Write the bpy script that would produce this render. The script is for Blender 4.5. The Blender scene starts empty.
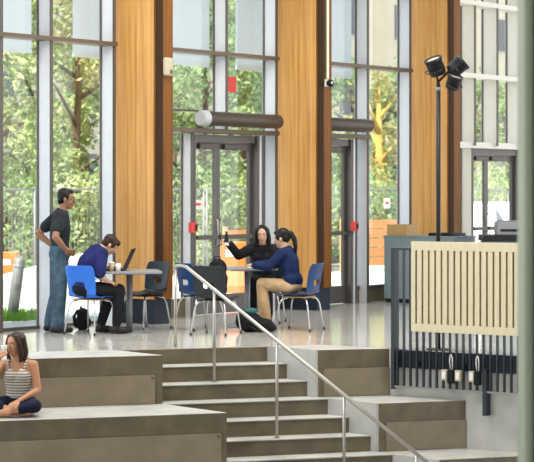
import bpy, bmesh, math, random
from mathutils import Vector, Matrix, Euler
random.seed(7)
S = bpy.context.scene
COL = S.collection
PI = math.pi
R = math.radians
F_PX = 1940.0; CX = 267.0; HY = 188.0; CAMZ = 1.75     # focal length in pixels, horizon row

# ------------------------------------------------------------------ materials
def nodes(m):
    m.use_nodes = True
    return m.node_tree.nodes, m.node_tree.links, m.node_tree.nodes['Principled BSDF']

def mat(name, col, rough=0.5, metal=0.0, vary=0.0, scale=8.0, bump=0.0, stretch=(1, 1, 1), col2=None, spec=0.5, detail=4):
    m = bpy.data.materials.new(name)
    n, l, b = nodes(m)
    b.inputs['Roughness'].default_value = rough
    b.inputs['Metallic'].default_value = metal
    b.inputs['Specular IOR Level'].default_value = spec
    c1 = (*col, 1)
    if vary > 0 or col2 or bump > 0:
        tc = n.new('ShaderNodeTexCoord'); mp = n.new('ShaderNodeMapping'); mp.inputs['Scale'].default_value = stretch
        nz = n.new('ShaderNodeTexNoise'); nz.inputs['Scale'].default_value = scale; nz.inputs['Detail'].default_value = detail
        l.new(tc.outputs['Object'], mp.inputs['Vector']); l.new(mp.outputs['Vector'], nz.inputs['Vector'])
        rp = n.new('ShaderNodeValToRGB')
        rp.color_ramp.elements[0].position = 0.32; rp.color_ramp.elements[1].position = 0.68
        c2 = (*col2, 1) if col2 else tuple(min(1, x * (1 + vary)) for x in col) + (1,)
        c0 = c1 if col2 else tuple(x * (1 - vary) for x in col) + (1,)
        rp.color_ramp.elements[0].color = c0; rp.color_ramp.elements[1].color = c2
        l.new(nz.outputs['Fac'], rp.inputs['Fac']); l.new(rp.outputs['Color'], b.inputs['Base Color'])
        if bump > 0:
            bp = n.new('ShaderNodeBump'); bp.inputs['Strength'].default_value = bump; bp.inputs['Distance'].default_value = 0.01
            l.new(nz.outputs['Fac'], bp.inputs['Height']); l.new(bp.outputs['Normal'], b.inputs['Normal'])
    else:
        b.inputs['Base Color'].default_value = c1
    return m

def glass_mat(name, tint=(0.96, 0.985, 0.975), base=0.03):
    m = bpy.data.materials.new(name); m.use_nodes = True
    n, l = m.node_tree.nodes, m.node_tree.links; n.clear()
    o = n.new('ShaderNodeOutputMaterial'); mx = n.new('ShaderNodeMixShader')
    lw = n.new('ShaderNodeLayerWeight'); lw.inputs['Blend'].default_value = 0.5
    pw = n.new('ShaderNodeMath'); pw.operation = 'POWER'; pw.inputs[1].default_value = 4.0
    ml = n.new('ShaderNodeMath'); ml.operation = 'MULTIPLY_ADD'; ml.inputs[1].default_value = 0.9; ml.inputs[2].default_value = base
    l.new(lw.outputs['Facing'], pw.inputs[0]); l.new(pw.outputs[0], ml.inputs[0])
    tr = n.new('ShaderNodeBsdfTransparent'); tr.inputs['Color'].default_value = (*tint, 1)
    gl = n.new('ShaderNodeBsdfGlossy'); gl.inputs['Roughness'].default_value = 0.02
    l.new(ml.outputs[0], mx.inputs[0]); l.new(tr.outputs[0], mx.inputs[1]); l.new(gl.outputs[0], mx.inputs[2])
    l.new(mx.outputs[0], o.inputs['Surface'])
    return m

def frosted_mat(name, col, thru=0.35):
    m = bpy.data.materials.new(name); m.use_nodes = True
    n, l = m.node_tree.nodes, m.node_tree.links; n.clear()
    o = n.new('ShaderNodeOutputMaterial'); a = n.new('ShaderNodeMixShader'); b2 = n.new('ShaderNodeMixShader')
    d = n.new('ShaderNodeBsdfDiffuse'); t = n.new('ShaderNodeBsdfTranslucent'); tp = n.new('ShaderNodeBsdfTransparent')
    for s in (d, t): s.inputs['Color'].default_value = (*col, 1)
    a.inputs[0].default_value = 0.6; b2.inputs[0].default_value = thru
    l.new(d.outputs[0], a.inputs[1]); l.new(t.outputs[0], a.inputs[2])
    l.new(a.outputs[0], b2.inputs[1]); l.new(tp.outputs[0], b2.inputs[2]); l.new(b2.outputs[0], o.inputs['Surface'])
    return m

def leaf_mat(name, cols, scale=1.3):
    m = bpy.data.materials.new(name); m.use_nodes = True
    n, l = m.node_tree.nodes, m.node_tree.links; n.clear()
    o = n.new('ShaderNodeOutputMaterial'); a = n.new('ShaderNodeMixShader'); a.inputs[0].default_value = 0.45
    d = n.new('ShaderNodeBsdfDiffuse'); t = n.new('ShaderNodeBsdfTranslucent')
    tc = n.new('ShaderNodeTexCoord'); nz = n.new('ShaderNodeTexNoise'); nz.inputs['Scale'].default_value = scale; nz.inputs['Detail'].default_value = 6
    nz.inputs['Roughness'].default_value = 0.75
    rp = n.new('ShaderNodeValToRGB'); el = rp.color_ramp.elements
    el[0].position = 0.3; el[1].position = 0.7
    el[0].color = (*cols[0], 1); el[1].color = (*cols[-1], 1)
    for i, c in enumerate(cols[1:-1]):
        e = el.new(0.3 + 0.4 * (i + 1) / (len(cols) - 1)); e.color = (*c, 1)
    l.new(tc.outputs['Object'], nz.inputs['Vector']); l.new(nz.outputs['Fac'], rp.inputs['Fac'])
    for s in (d, t): l.new(rp.outputs['Color'], s.inputs['Color'])
    l.new(d.outputs[0], a.inputs[1]); l.new(t.outputs[0], a.inputs[2]); l.new(a.outputs[0], o.inputs['Surface'])
    return m

def wood_mat(name, dark, light, lam=0.09):
    m = bpy.data.materials.new(name)
    n, l, b = nodes(m)
    b.inputs['Roughness'].default_value = 0.38
    tc = n.new('ShaderNodeTexCoord'); mp = n.new('ShaderNodeMapping'); mp.inputs['Scale'].default_value = (14, 14, 0.55)
    nz = n.new('ShaderNodeTexNoise'); nz.inputs['Scale'].default_value = 1.6; nz.inputs['Detail'].default_value = 8; nz.inputs['Roughness'].default_value = 0.6
    l.new(tc.outputs['Object'], mp.inputs['Vector']); l.new(mp.outputs['Vector'], nz.inputs['Vector'])
    rp = n.new('ShaderNodeValToRGB'); rp.color_ramp.elements[0].position = 0.35; rp.color_ramp.elements[1].position = 0.66
    rp.color_ramp.elements[0].color = (*dark, 1); rp.color_ramp.elements[1].color = (*light, 1)
    l.new(nz.outputs['Fac'], rp.inputs['Fac'])
    # laminations: broad vertical boards of slightly different tone
    mp2 = n.new('ShaderNodeMapping'); mp2.inputs['Scale'].default_value = (11, 11, 0.22)
    vo = n.new('ShaderNodeTexNoise'); vo.inputs['Scale'].default_value = 1.0; vo.inputs['Detail'].default_value = 1
    l.new(tc.outputs['Object'], mp2.inputs['Vector']); l.new(mp2.outputs['Vector'], vo.inputs['Vector'])
    hs = n.new('ShaderNodeMixRGB'); hs.blend_type = 'MULTIPLY'; hs.inputs[0].default_value = 0.55
    r2 = n.new('ShaderNodeValToRGB'); r2.color_ramp.elements[0].color = (0.78, 0.68, 0.55, 1); r2.color_ramp.elements[1].color = (1, 1, 1, 1)
    r2.color_ramp.elements[0].position = 0.38; r2.color_ramp.elements[1].position = 0.6
    l.new(vo.outputs['Fac'], r2.inputs['Fac']); l.new(rp.outputs['Color'], hs.inputs[1]); l.new(r2.outputs['Color'], hs.inputs[2])
    l.new(hs.outputs['Color'], b.inputs['Base Color'])
    return m

def floor_mat():
    m = bpy.data.materials.new('polished_tile')
    n, l, b = nodes(m)
    b.inputs['Roughness'].default_value = 0.11; b.inputs['Specular IOR Level'].default_value = 0.8
    tc = n.new('ShaderNodeTexCoord'); mp = n.new('ShaderNodeMapping'); mp.inputs['Rotation'].default_value = (0, 0, R(-17.5))
    br = n.new('ShaderNodeTexBrick'); br.inputs['Scale'].default_value = 1.0
    br.inputs['Brick Width'].default_value = 0.9; br.inputs['Row Height'].default_value = 0.6; br.inputs['Mortar Size'].default_value = 0.004
    br.inputs['Color1'].default_value = (0.50, 0.485, 0.45, 1); br.inputs['Color2'].default_value = (0.58, 0.565, 0.53, 1); br.inputs['Mortar'].default_value = (0.36, 0.35, 0.33, 1)
    l.new(tc.outputs['Object'], mp.inputs['Vector']); l.new(mp.outputs['Vector'], br.inputs['Vector'])
    l.new(br.outputs['Color'], b.inputs['Base Color'])
    return m

def stripe_mat(name, a, c, per):
    m = bpy.data.materials.new(name)
    n, l, b = nodes(m)
    b.inputs['Roughness'].default_value = 0.8
    tc = n.new('ShaderNodeTexCoord'); wv = n.new('ShaderNodeTexWave'); wv.bands_direction = 'Z'; wv.inputs['Scale'].default_value = per
    wv.inputs['Distortion'].default_value = 0.6
    rp = n.new('ShaderNodeValToRGB'); rp.color_ramp.elements[0].position = 0.4; rp.color_ramp.elements[1].position = 0.6
    rp.color_ramp.elements[0].color = (*a, 1); rp.color_ramp.elements[1].color = (*c, 1)
    l.new(tc.outputs['Object'], wv.inputs['Vector']); l.new(wv.outputs['Fac'], rp.inputs['Fac']); l.new(rp.outputs['Color'], b.inputs['Base Color'])
    return m

def glow_mat(name, col, st):
    m = bpy.data.materials.new(name)
    n, l, b = nodes(m)
    b.inputs['Base Color'].default_value = (*col, 1)
    b.inputs['Emission Color'].default_value = (*col, 1); b.inputs['Emission Strength'].default_value = st
    return m

M = {}
M['glulam'] = wood_mat('glulam', (0.52, 0.26, 0.065), (0.70, 0.40, 0.125))
M['edge_wood'] = wood_mat('dark_edge_wood', (0.15, 0.055, 0.010), (0.24, 0.10, 0.022)); M['edge_wood'].node_tree.nodes['Principled BSDF'].inputs['Specular IOR Level'].default_value = 0.1  # darker brown than the glulam of the shaft
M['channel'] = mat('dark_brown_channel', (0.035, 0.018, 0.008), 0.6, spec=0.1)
M['tile'] = floor_mat()
M['lightcon'] = mat('light_concrete', (0.40, 0.40, 0.38), 0.45, vary=0.16, scale=3.0, bump=0.05)
M['brown'] = mat('brown_concrete', (0.118, 0.097, 0.062), 0.42, vary=0.22, scale=5.0, bump=0.05, spec=0.5)
M['panel'] = mat('tan_concrete_panel', (0.205, 0.17, 0.118), 0.5, vary=0.12, scale=4.0)
M['bolt'] = mat('bolt_metal', (0.06, 0.055, 0.05), 0.4, 0.6)
M['white_alu'] = mat('white_aluminium', (0.60, 0.63, 0.69), 0.4)
M['white_warm'] = mat('warm_white_aluminium', (0.68, 0.66, 0.60), 0.4)
M['dark_alu'] = mat('bronze_aluminium', (0.10, 0.09, 0.08), 0.4, 0.3, spec=0.25)
M['transom'] = mat('brown_transom', (0.105, 0.07, 0.04), 0.4, 0.2)
M['door_frame'] = mat('grey_door_frame', (0.11, 0.10, 0.095), 0.4, 0.3)
M['glass'] = glass_mat('clear_glass')
M['shade'] = frosted_mat('frosted_blue', (0.68, 0.71, 0.745), 0.12)
M['steel'] = mat('brushed_steel', (0.40, 0.375, 0.34), 0.35, 0.9)
M['chrome'] = mat('chrome', (0.62, 0.62, 0.62), 0.22, 0.95)
M['black_metal'] = mat('black_metal', (0.018, 0.02, 0.022), 0.4, 0.3, spec=0.25)
M['rail_paint'] = mat('dark_blue_grey_paint', (0.028, 0.036, 0.045), 0.4, spec=0.25)
M['steel_fascia'] = mat('navy_steel', (0.012, 0.018, 0.03), 0.45, spec=0.25)
M['cream'] = mat('cream_wood', (0.59, 0.53, 0.365), 0.55, vary=0.06, scale=3, stretch=(10, 10, 1))
M['backing'] = mat('backing_board', (0.12, 0.10, 0.055), 0.7)
M['col_shade'] = mat('shaded_green_grey', (0.05, 0.065, 0.055), 0.6)  # shade on the green column, put into a dark colour
M['green_col'] = mat('sage_paint', (0.25, 0.30, 0.215), 0.45, vary=0.05, scale=2)
M['cab'] = mat('blue_grey_laminate', (0.17, 0.225, 0.25), 0.5)
M['ply'] = mat('plywood', (0.42, 0.26, 0.10), 0.6, vary=0.1, stretch=(1, 1, 6))
M['blue_plastic'] = mat('bright_blue_plastic', (0.012, 0.14, 0.62), 0.35)
M['navy_plastic'] = mat('navy_plastic', (0.012, 0.045, 0.16), 0.35, spec=0.25)
M['char_plastic'] = mat('charcoal_plastic', (0.022, 0.027, 0.032), 0.4, spec=0.25)
M['ink_plastic'] = mat('ink_plastic', (0.012, 0.02, 0.032), 0.4, spec=0.25)
M['tanwood'] = mat('tan_seat_wood', (0.50, 0.31, 0.14), 0.5)
M['tabletop'] = mat('grey_laminate', (0.26, 0.27, 0.29), 0.35)
M['grey_post'] = mat('grey_powdercoat', (0.22, 0.23, 0.25), 0.4, 0.3)
M['black_fabric'] = mat('black_fabric', (0.013, 0.014, 0.016), 0.85, vary=0.4, scale=18, bump=0.3, spec=0.12)
M['teal_fabric'] = mat('teal_fabric', (0.04, 0.13, 0.14), 0.8, spec=0.12)
M['paper'] = mat('paper', (0.75, 0.74, 0.70), 0.7)
M['red'] = mat('red_plastic', (0.62, 0.035, 0.02), 0.45)
M['beige'] = mat('beige_plastic', (0.44, 0.38, 0.28), 0.5)
M['white'] = mat('white_plastic', (0.75, 0.75, 0.74), 0.45)
M['tube'] = glow_mat('warm_tube', (1.0, 0.82, 0.52), 0.35)
M['lens'] = mat('lamp_lens', (0.45, 0.42, 0.38), 0.15)
M['pave'] = mat('pale_paving', (0.62, 0.60, 0.57), 0.8, vary=0.08, scale=1.5)
M['gravel'] = mat('grey_gravel', (0.27, 0.27, 0.27), 0.9, vary=0.3, scale=16)
M['soil'] = mat('planting_soil', (0.10, 0.085, 0.055), 0.9, vary=0.25, scale=3)
M['grass'] = leaf_mat('grass_blades', [(0.10, 0.22, 0.03), (0.2, 0.36, 0.06)], 3)
M['leafA'] = leaf_mat('leaf_yellow_green', [(0.05, 0.10, 0.02), (0.25, 0.33, 0.10), (0.50, 0.54, 0.27), (0.80, 0.81, 0.60)])  # pale end of the leaf ramps puts sun highlights into the colour
M['leafB'] = leaf_mat('leaf_mid_green', [(0.035, 0.09, 0.025), (0.18, 0.28, 0.10), (0.38, 0.48, 0.24), (0.74, 0.79, 0.58)])
M['leafC'] = leaf_mat('leaf_olive', [(0.09, 0.075, 0.025), (0.27, 0.26, 0.08), (0.48, 0.43, 0.2), (0.72, 0.68, 0.45)])
M['bark'] = mat('bark', (0.10, 0.065, 0.035), 0.9, vary=0.4, scale=12, bump=0.4, stretch=(1, 1, 0.2))
M['bark_tan'] = mat('tan_bark', (0.50, 0.33, 0.09), 0.9, vary=0.3, scale=10, bump=0.4, stretch=(1, 1, 0.2))
M['galv'] = mat('galvanised_wire', (0.24, 0.24, 0.23), 0.5, 0.5)
M['render_wall'] = mat('cream_render', (0.44, 0.39, 0.30), 0.8, vary=0.05, scale=1)
M['win_dark'] = mat('dark_window', (0.05, 0.06, 0.08), 0.1)
M['orange'] = mat('orange_plastic', (0.70, 0.11, 0.01), 0.5)
M['orange_wood'] = mat('orange_board', (0.48, 0.20, 0.065), 0.7, vary=0.1, stretch=(1, 1, 8))
M['car'] = mat('white_car_paint', (0.80, 0.81, 0.83), 0.2)
M['tyre'] = mat('tyre', (0.02, 0.02, 0.02), 0.8)
M['skinA'] = mat('skin_brown', (0.27, 0.13, 0.07), 0.5)
M['skinB'] = mat('skin_light', (0.52, 0.31, 0.20), 0.5)
M['skinC'] = mat('skin_tan', (0.44, 0.21, 0.11), 0.5)
M['hair_black'] = mat('hair_black', (0.007, 0.006, 0.006), 0.45, vary=0.5, scale=60, bump=0.3, spec=0.25)
M['hair_brown'] = mat('hair_brown', (0.03, 0.015, 0.009), 0.45, vary=0.4, scale=50, bump=0.3, stretch=(3, 3, 0.5), spec=0.25)
M['tee'] = mat('charcoal_tee', (0.022, 0.027, 0.031), 0.85, vary=0.25, scale=9, bump=0.5, spec=0.12)
M['jeans'] = mat('denim', (0.058, 0.10, 0.138), 0.85, vary=0.4, scale=9, bump=0.6, spec=0.12)
M['hoodie'] = mat('navy_hoodie', (0.018, 0.023, 0.105), 0.85, vary=0.3, scale=10, bump=0.5, spec=0.12)
M['black_cloth'] = mat('black_cloth', (0.012, 0.013, 0.016), 0.85, vary=0.3, scale=10, bump=0.5, spec=0.12)
M['navy_knit'] = mat('navy_knit', (0.012, 0.023, 0.075), 0.85, vary=0.25, scale=12, bump=0.4, spec=0.12)
M['khaki'] = mat('khaki_cloth', (0.50, 0.34, 0.19), 0.85, vary=0.15, scale=10, bump=0.5, spec=0.12)
M['navy_pants'] = mat('navy_leggings', (0.012, 0.016, 0.035), 0.8, vary=0.3, scale=10, bump=0.4, spec=0.12)
M['stripe'] = stripe_mat('grey_white_stripes', (0.62, 0.57, 0.52), (0.17, 0.155, 0.15), 11)
M['eye'] = mat('eye_white', (0.7, 0.68, 0.65), 0.2)
M['iris'] = mat('iris', (0.02, 0.012, 0.01), 0.2)
M['lip'] = mat('lips', (0.38, 0.12, 0.09), 0.5)
M['shoe'] = mat('black_leather', (0.018, 0.018, 0.02), 0.35, spec=0.25)
M['screen'] = mat('laptop_screen', (0.012, 0.012, 0.016), 0.5, spec=0.25)
M['cup'] = mat('kraft_cup', (0.48, 0.36, 0.24), 0.6)
M['water'] = glass_mat('cup_glass', (0.85, 0.88, 0.88))
M['blocker'] = mat('dark_wall_blocker', (0.16, 0.13, 0.10), 0.8)  # for the unseen walls, dark to hold back bounced light
M['ceil'] = mat('ceiling_plaster', (0.7, 0.68, 0.64), 0.9)

# ------------------------------------------------------------------ mesh helpers
def box(bm, x0, x1, y0, y1, z0, z1):
    v = [bm.verts.new(p) for p in ((x0, y0, z0), (x1, y0, z0), (x1, y1, z0), (x0, y1, z0), (x0, y0, z1), (x1, y0, z1), (x1, y1, z1), (x0, y1, z1))]
    for f in ((3, 2, 1, 0), (4, 5, 6, 7), (0, 1, 5, 4), (1, 2, 6, 5), (2, 3, 7, 6), (3, 0, 4, 7)):
        bm.faces.new([v[i] for i in f])
    return v

def prism(bm, pts, z0, z1):
    a = sum(pts[i][0] * pts[(i + 1) % len(pts)][1] - pts[(i + 1) % len(pts)][0] * pts[i][1] for i in range(len(pts)))
    if a < 0: pts = pts[::-1]
    lo = [bm.verts.new((p[0], p[1], z0)) for p in pts]; hi = [bm.verts.new((p[0], p[1], z1)) for p in pts]
    bm.faces.new(lo[::-1]); bm.faces.new(hi)
    n = len(pts)
    for i in range(n): bm.faces.new((lo[i], lo[(i + 1) % n], hi[(i + 1) % n], hi[i]))

def basis(d):
    d = Vector(d).normalized()
    up = Vector((0, 0, 1)) if abs(d.z) < 0.95 else Vector((1, 0, 0))
    a = d.cross(up).normalized(); b = a.cross(d).normalized()
    return a, b

def ring(bm, c, a, b, ra, rb, n):
    return [bm.verts.new(Vector(c) + a * (ra * math.cos(2 * PI * i / n)) + b * (rb * math.sin(2 * PI * i / n))) for i in range(n)]

def skin_rings(bm, rings, cap=True):
    for r0, r1 in zip(rings, rings[1:]):
        n = len(r0)
        for i in range(n): bm.faces.new((r0[i], r0[(i + 1) % n], r1[(i + 1) % n], r1[i]))
    if cap:
        bm.faces.new(rings[0][::-1]); bm.faces.new(rings[-1])

def tube(bm, pts, r, n=10, cap=True):
    pts = [Vector(p) for p in pts]
    rr = r if isinstance(r, (list, tuple)) else [r] * len(pts)
    rings = []
    a = None
    for i, p in enumerate(pts):
        if i == 0: d = pts[1] - p
        elif i == len(pts) - 1: d = p - pts[i - 1]
        else: d = (pts[i + 1] - p).normalized() + (p - pts[i - 1]).normalized()
        d.normalize()
        if a is None: a, b = basis(d)
        else:
            a = (a - d * a.dot(d)).normalized(); b = a.cross(d).normalized() * -1
            b = d.cross(a).normalized()
        if i == 0: b = d.cross(a).normalized()
        rings.append(ring(bm, p, a, b, rr[i], rr[i], n))
    skin_rings(bm, rings, cap)

def ball(bm, c, r, rot=None, seg=14):
    if not isinstance(r, (list, tuple)): r = (r, r, r)
    mtx = Matrix.Translation(Vector(c)) @ (rot.to_4x4() if rot else Matrix.Identity(4)) @ Matrix.Diagonal((*r, 1))
    bmesh.ops.create_uvsphere(bm, u_segments=seg, v_segments=max(6, seg // 2 + 2), radius=1, matrix=mtx)

def limb(bm, pts, rr, n=14):
    """closed tapered tubes with round joints; parts of it are merged afterwards into one skin"""
    for (p, q), (a, b) in zip(zip(pts, pts[1:]), zip(rr, rr[1:])):
        tube(bm, [p, q], [a, b], n)
    for p, a in zip(pts, rr): ball(bm, p, a, seg=n)

def loft(bm, secs, n=22):
    """secs: (centre, side vector, front vector, half width, half depth)"""
    skin_rings(bm, [ring(bm, c, Vector(s), Vector(f), w, d, n) for c, s, f, w, d in secs])

def lathe(bm, prof, c=(0, 0, 0), n=20):
    rings = [[bm.verts.new((c[0] + r * math.cos(2 * PI * i / n), c[1] + r * math.sin(2 * PI * i / n), c[2] + z)) for i in range(n)] for r, z in prof]
    skin_rings(bm, rings)

def mesh_from(bm, name, m, smooth=False, recalc=True):
    if recalc: bmesh.ops.recalc_face_normals(bm, faces=bm.faces[:])
    me = bpy.data.meshes.new(name); bm.to_mesh(me); bm.free()
    me.materials.append(m)
    if smooth:
        for p in me.polygons: p.use_smooth = True
    return me

def obj(name, bm, m, parent=None, smooth=False, bevel=0.0):
    me = mesh_from(bm, name, m, smooth)
    o = bpy.data.objects.new(name, me); COL.objects.link(o)
    if parent: o.parent = parent
    if bevel > 0:
        b = o.modifiers.new('bevel', 'BEVEL'); b.width = bevel; b.segments = 2; b.limit_method = 'ANGLE'
    return o

def blob(name, bm, m, parent=None, voxel=0.008, smooth_it=4):
    """merge overlapping closed shapes into one continuous surface"""
    me = mesh_from(bm, name, m)
    t = bpy.data.objects.new('t', me); COL.objects.link(t)
    rm = t.modifiers.new('r', 'REMESH'); rm.mode = 'VOXEL'; rm.voxel_size = voxel; rm.use_smooth_shade = True
    sm = t.modifiers.new('s', 'SMOOTH'); sm.factor = 0.5; sm.iterations = smooth_it
    dg = bpy.context.evaluated_depsgraph_get(); dg.update()
    me2 = bpy.data.meshes.new_from_object(t.evaluated_get(dg))
    bpy.data.objects.remove(t); bpy.data.meshes.remove(me)
    me2.name = name
    if not me2.materials: me2.materials.append(m)
    for p in me2.polygons: p.use_smooth = True; p.material_index = 0
    o = bpy.data.objects.new(name, me2); COL.objects.link(o)
    if parent: o.parent = parent
    return o

def tag(o, label=None, cat=None, group=None, kind=None):
    if label: o['label'] = label
    if cat: o['category'] = cat
    if group: o['group'] = group
    if kind: o['kind'] = kind
    return o

def thing(name, label, cat, loc=(0, 0, 0), rz=0.0, group=None):
    o = bpy.data.objects.new(name, None); COL.objects.link(o)
    o.empty_display_size = 0.1
    o.location = loc; o.rotation_euler = (0, 0, rz)
    return tag(o, label, cat, group)

def struct(name, loc=(0, 0, 0), rz=0.0):
    o = bpy.data.objects.new(name, None); COL.objects.link(o)
    o.empty_display_size = 0.1
    o.location = loc; o.rotation_euler = (0, 0, rz); o['kind'] = 'structure'
    return o

def dup(root, loc, rz, label, group=None):
    def cp(o, par):
        c = o.copy(); COL.objects.link(c)
        if par is not None: c.parent = par
        for ch in list(o.children): cp(ch, c)
        return c
    kids = list(root.children)
    r = root.copy(); COL.objects.link(r)
    r.location = loc; r.rotation_euler = (0, 0, rz); r['label'] = label
    if group: r['group'] = group
    for k in kids: cp(k, r)
    return r

# ------------------------------------------------------------------ measured frames of the place
# glazed wall: origin, direction along it (u), inward normal (v)
FO = Vector((-3.25, 23.6)); FD = Vector((0.603, 0.798)).normalized(); FN = Vector((FD.y, -FD.x))
FA = math.atan2(FD.y, FD.x)
def FW(u, v, z=0.0):
    p = FO + FD * u + FN * v
    return Vector((p.x, p.y, z))
def uX(px, v=0.0):
    r = (px - CX) / F_PX; o = FO + FN * v
    return (r * o.y - o.x) / (FD.x - r * FD.y)
def at(px, Y, z=0.0):
    return Vector(((px - CX) / F_PX * Y, Y, z))
# stairs: origin at the right end of the top nosing, e along the nosings, m down the flight
EA = R(17.5); S0 = Vector((0.0, 21.49)); EV = Vector((math.cos(EA), math.sin(EA))); MV = Vector((EV.y, -EV.x))
def E2(e, m):
    p = S0 + EV * e + MV * m
    return (p.x, p.y)
RISE, TREAD = 0.17, 0.27
LOW = -14 * RISE
def eL(m): return -1.73 + 0.43 * m
def eR(m): return 0.53 * m
# side wall and guard rail on the right
WA = R(-33); W0 = Vector((1.347, 21.165)); WD = Vector((math.cos(WA), math.sin(WA))); WN = Vector((-WD.y, WD.x))
def WP(q, b=0.0):
    p = W0 + WD * q + WN * b
    return (p.x, p.y)

# ------------------------------------------------------------------ floor, side wall, ceiling
def meet_m0():
    # where the side wall line meets the top nosing line
    rel = W0 - S0; q = -rel.dot(MV) / WD.dot(MV)
    return q
q0 = meet_m0()
bm = bmesh.new()
prism(bm, [E2(-7, 0), WP(q0), WP(3.6), tuple(FW(20, 6)[:2]), tuple(FW(17.5, 0)[:2]), tuple(FW(-4.5, 0)[:2])], -0.2, 0)
o = obj('floor', bm, M['tile']); o['kind'] = 'structure'
bm = bmesh.new(); prism(bm, [(-12, 2), (9, 2), (9, 24), (-12, 24)], LOW - 0.2, LOW)
o = obj('floor_lower', bm, M['lightcon']); o['kind'] = 'structure'
bm = bmesh.new(); prism(bm, [WP(q0), WP(3.6), WP(3.6, 0.3), WP(q0, 0.3)], LOW, -0.201)
o = obj('wall_right', bm, M['lightcon']); o['kind'] = 'structure'
bm = bmesh.new(); prism(bm, [WP(q0 + 1.0, -0.012), WP(3.6, -0.012), WP(3.6, -0.001), WP(q0 + 1.0, -0.001)], -0.2, -0.01)
o = obj('trim_1', bm, M['steel_fascia']); o['kind'] = 'structure'
bm = bmesh.new(); prism(bm, [tuple(FW(-9, -0.4)[:2]), tuple(FW(20, -0.4)[:2]), (16, -8), (-14, -8)], 7.0, 7.3)  # unseen slab, added to keep the sun off the interior
o = obj('ceiling_sunblock', bm, M['ceil']); o['kind'] = 'structure'

bm = bmesh.new(); box(bm, 4.2, 4.4, -8, 17.2, LOW, 7.0)  # unseen wall, added to cut the light from the right
o = obj('wall_side_blocker', bm, M['blocker']); o['kind'] = 'structure'

bm = bmesh.new(); box(bm, -6.5, 4.2, -8.2, -8.0, LOW, 7.0)  # unseen wall behind the camera, added to lower the frontal fill
o = obj('wall_back_blocker', bm, M['blocker']); o['kind'] = 'structure'

# ------------------------------------------------------------------ stairs and benches
st = thing('staircase', 'brown concrete flight of steps going down from the upper floor', 'stairs', (*E2(-0.8, 0), LOW))
def loc_pts(pts, root): return [(p[0] - root.location.x, p[1] - root.location.y) for p in pts]
for k in range(1, 15):
    m0, m1 = (k - 1) * TREAD, k * TREAD
    z = -k * RISE - LOW
    bm = bmesh.new()
    if z > 0.001:
        prism(bm, loc_pts([E2(eL(m0), m0), E2(eR(m0), m0), E2(eR(m1), m1), E2(eL(m1), m1)], st), 0, z - 0.014)
        obj('step', bm, M['brown'], st)
        bm = bmesh.new()
        prism(bm, loc_pts([E2(eL(m0), m0), E2(eR(m0), m0), E2(eR(m1), m1 + 0.012), E2(eL(m1), m1 + 0.012)], st), z - 0.014, z)
        obj('tread', bm, M['lightcon'], st, bevel=0.004)
# face below the top nosing
bm = bmesh.new(); prism(bm, loc_pts([E2(eL(0), -0.02), E2(0, -0.02), E2(0, 0.004), E2(eL(0), 0.004)], st), -RISE - LOW, -0.2 - LOW + 0.19)
obj('top_riser', bm, M['brown'], st)

def bench(label, pts, ztop, zbot, fl, fr, strip_l, strip_r):
    """pts plan outline; fl, fr the two ends of the front edge"""
    c = ((fl[0] + fr[0]) / 2, (fl[1] + fr[1]) / 2)
    b = thing('concrete_bench', label, 'bench', (c[0], c[1], zbot), 0, 'stepped benches beside the stairs')
    bm = bmesh.new(); prism(bm, loc_pts(pts, b), 0, ztop - zbot - 0.015); obj('bench_block', bm, M['brown'], b)
    bm = bmesh.new(); prism(bm, loc_pts(pts, b), ztop - zbot - 0.015, ztop - zbot); obj('seat_top', bm, M['lightcon'], b, bevel=0.004)
    d = Vector((fr[0] - fl[0], fr[1] - fl[1])); L = d.length; d.normalize(); n = Vector((d.y, -d.x))
    a0 = Vector((fl[0] - c[0], fl[1] - c[1]))
    def q(s, o): p = a0 + d * s + n * o; return (p.x, p.y)
    # cap of the front edge in the same brown, so the fascia reads as one band
    bm = bmesh.new(); prism(bm, [q(0, 0.0), q(L, 0.0), q(L, 0.006), q(0, 0.006)], ztop - zbot - 0.20, ztop - zbot - 0.004)
    obj('fascia', bm, M['brown'], b)
    bm = bmesh.new(); prism(bm, [q(strip_l, 0.0), q(L - strip_r, 0.0), q(L - strip_r, 0.02), q(strip_l, 0.02)], 0.004, ztop - zbot - 0.205)
    p = obj('front_panel', bm, M['panel'], b, bevel=0.003)
    for s in ([L - strip_r - 0.03] if strip_r > 0 else []):
        bm = bmesh.new(); x, y = q(s, 0.021)
        ball(bm, (x, y, ztop - zbot - 0.235), 0.012, seg=8); obj('bolt', bm, M['bolt'], p)
    return b
H3 = 3 * RISE
mA, mB, mC = 0.78, 1.75, 2.6
bench('brown concrete bench level with the upper floor, left of the stairs behind the seated woman', [E2(-7, 0), E2(eL(0), 0), E2(eL(mA), mA), E2(-7, mA)], 0, -H3, E2(-7, mA), E2(eL(mA), mA), 0, 0.085)
bench('wide brown concrete bench left of the stairs with the striped-top woman sitting on it', [E2(-7, mA), E2(eL(mA), mA), E2(eL(mB), mB), E2(-7, mB)], -H3, -2 * H3, E2(-7, mB), E2(eL(mB), mB), 0, 0.06)
bench('lowest concrete bench left of the stairs, below the one the woman sits on', [E2(-7, mB), E2(eL(mB), mB), E2(eL(mC), mC), E2(-7, mC)], -2 * H3, -3 * H3, E2(-7, mC), E2(eL(mC), mC), 0, 0.06)
def wall_at_m(m):
    rel = W0 - S0; q = (m - rel.dot(MV)) / WD.dot(MV)
    return WP(q)
rA, rB, rC = 0.65, 1.42, 2.15
CH = 0.03   # cheek wall thickness
def shift(m, k=CH): return E2(eR(m) + k, m)
bench('small brown concrete bench level with the upper floor, beside the guard rail', [shift(0.0), wall_at_m(0.0), wall_at_m(0.70), shift(rA)], 0, -H3, shift(rA), wall_at_m(0.70), 0.06, 0)
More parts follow.
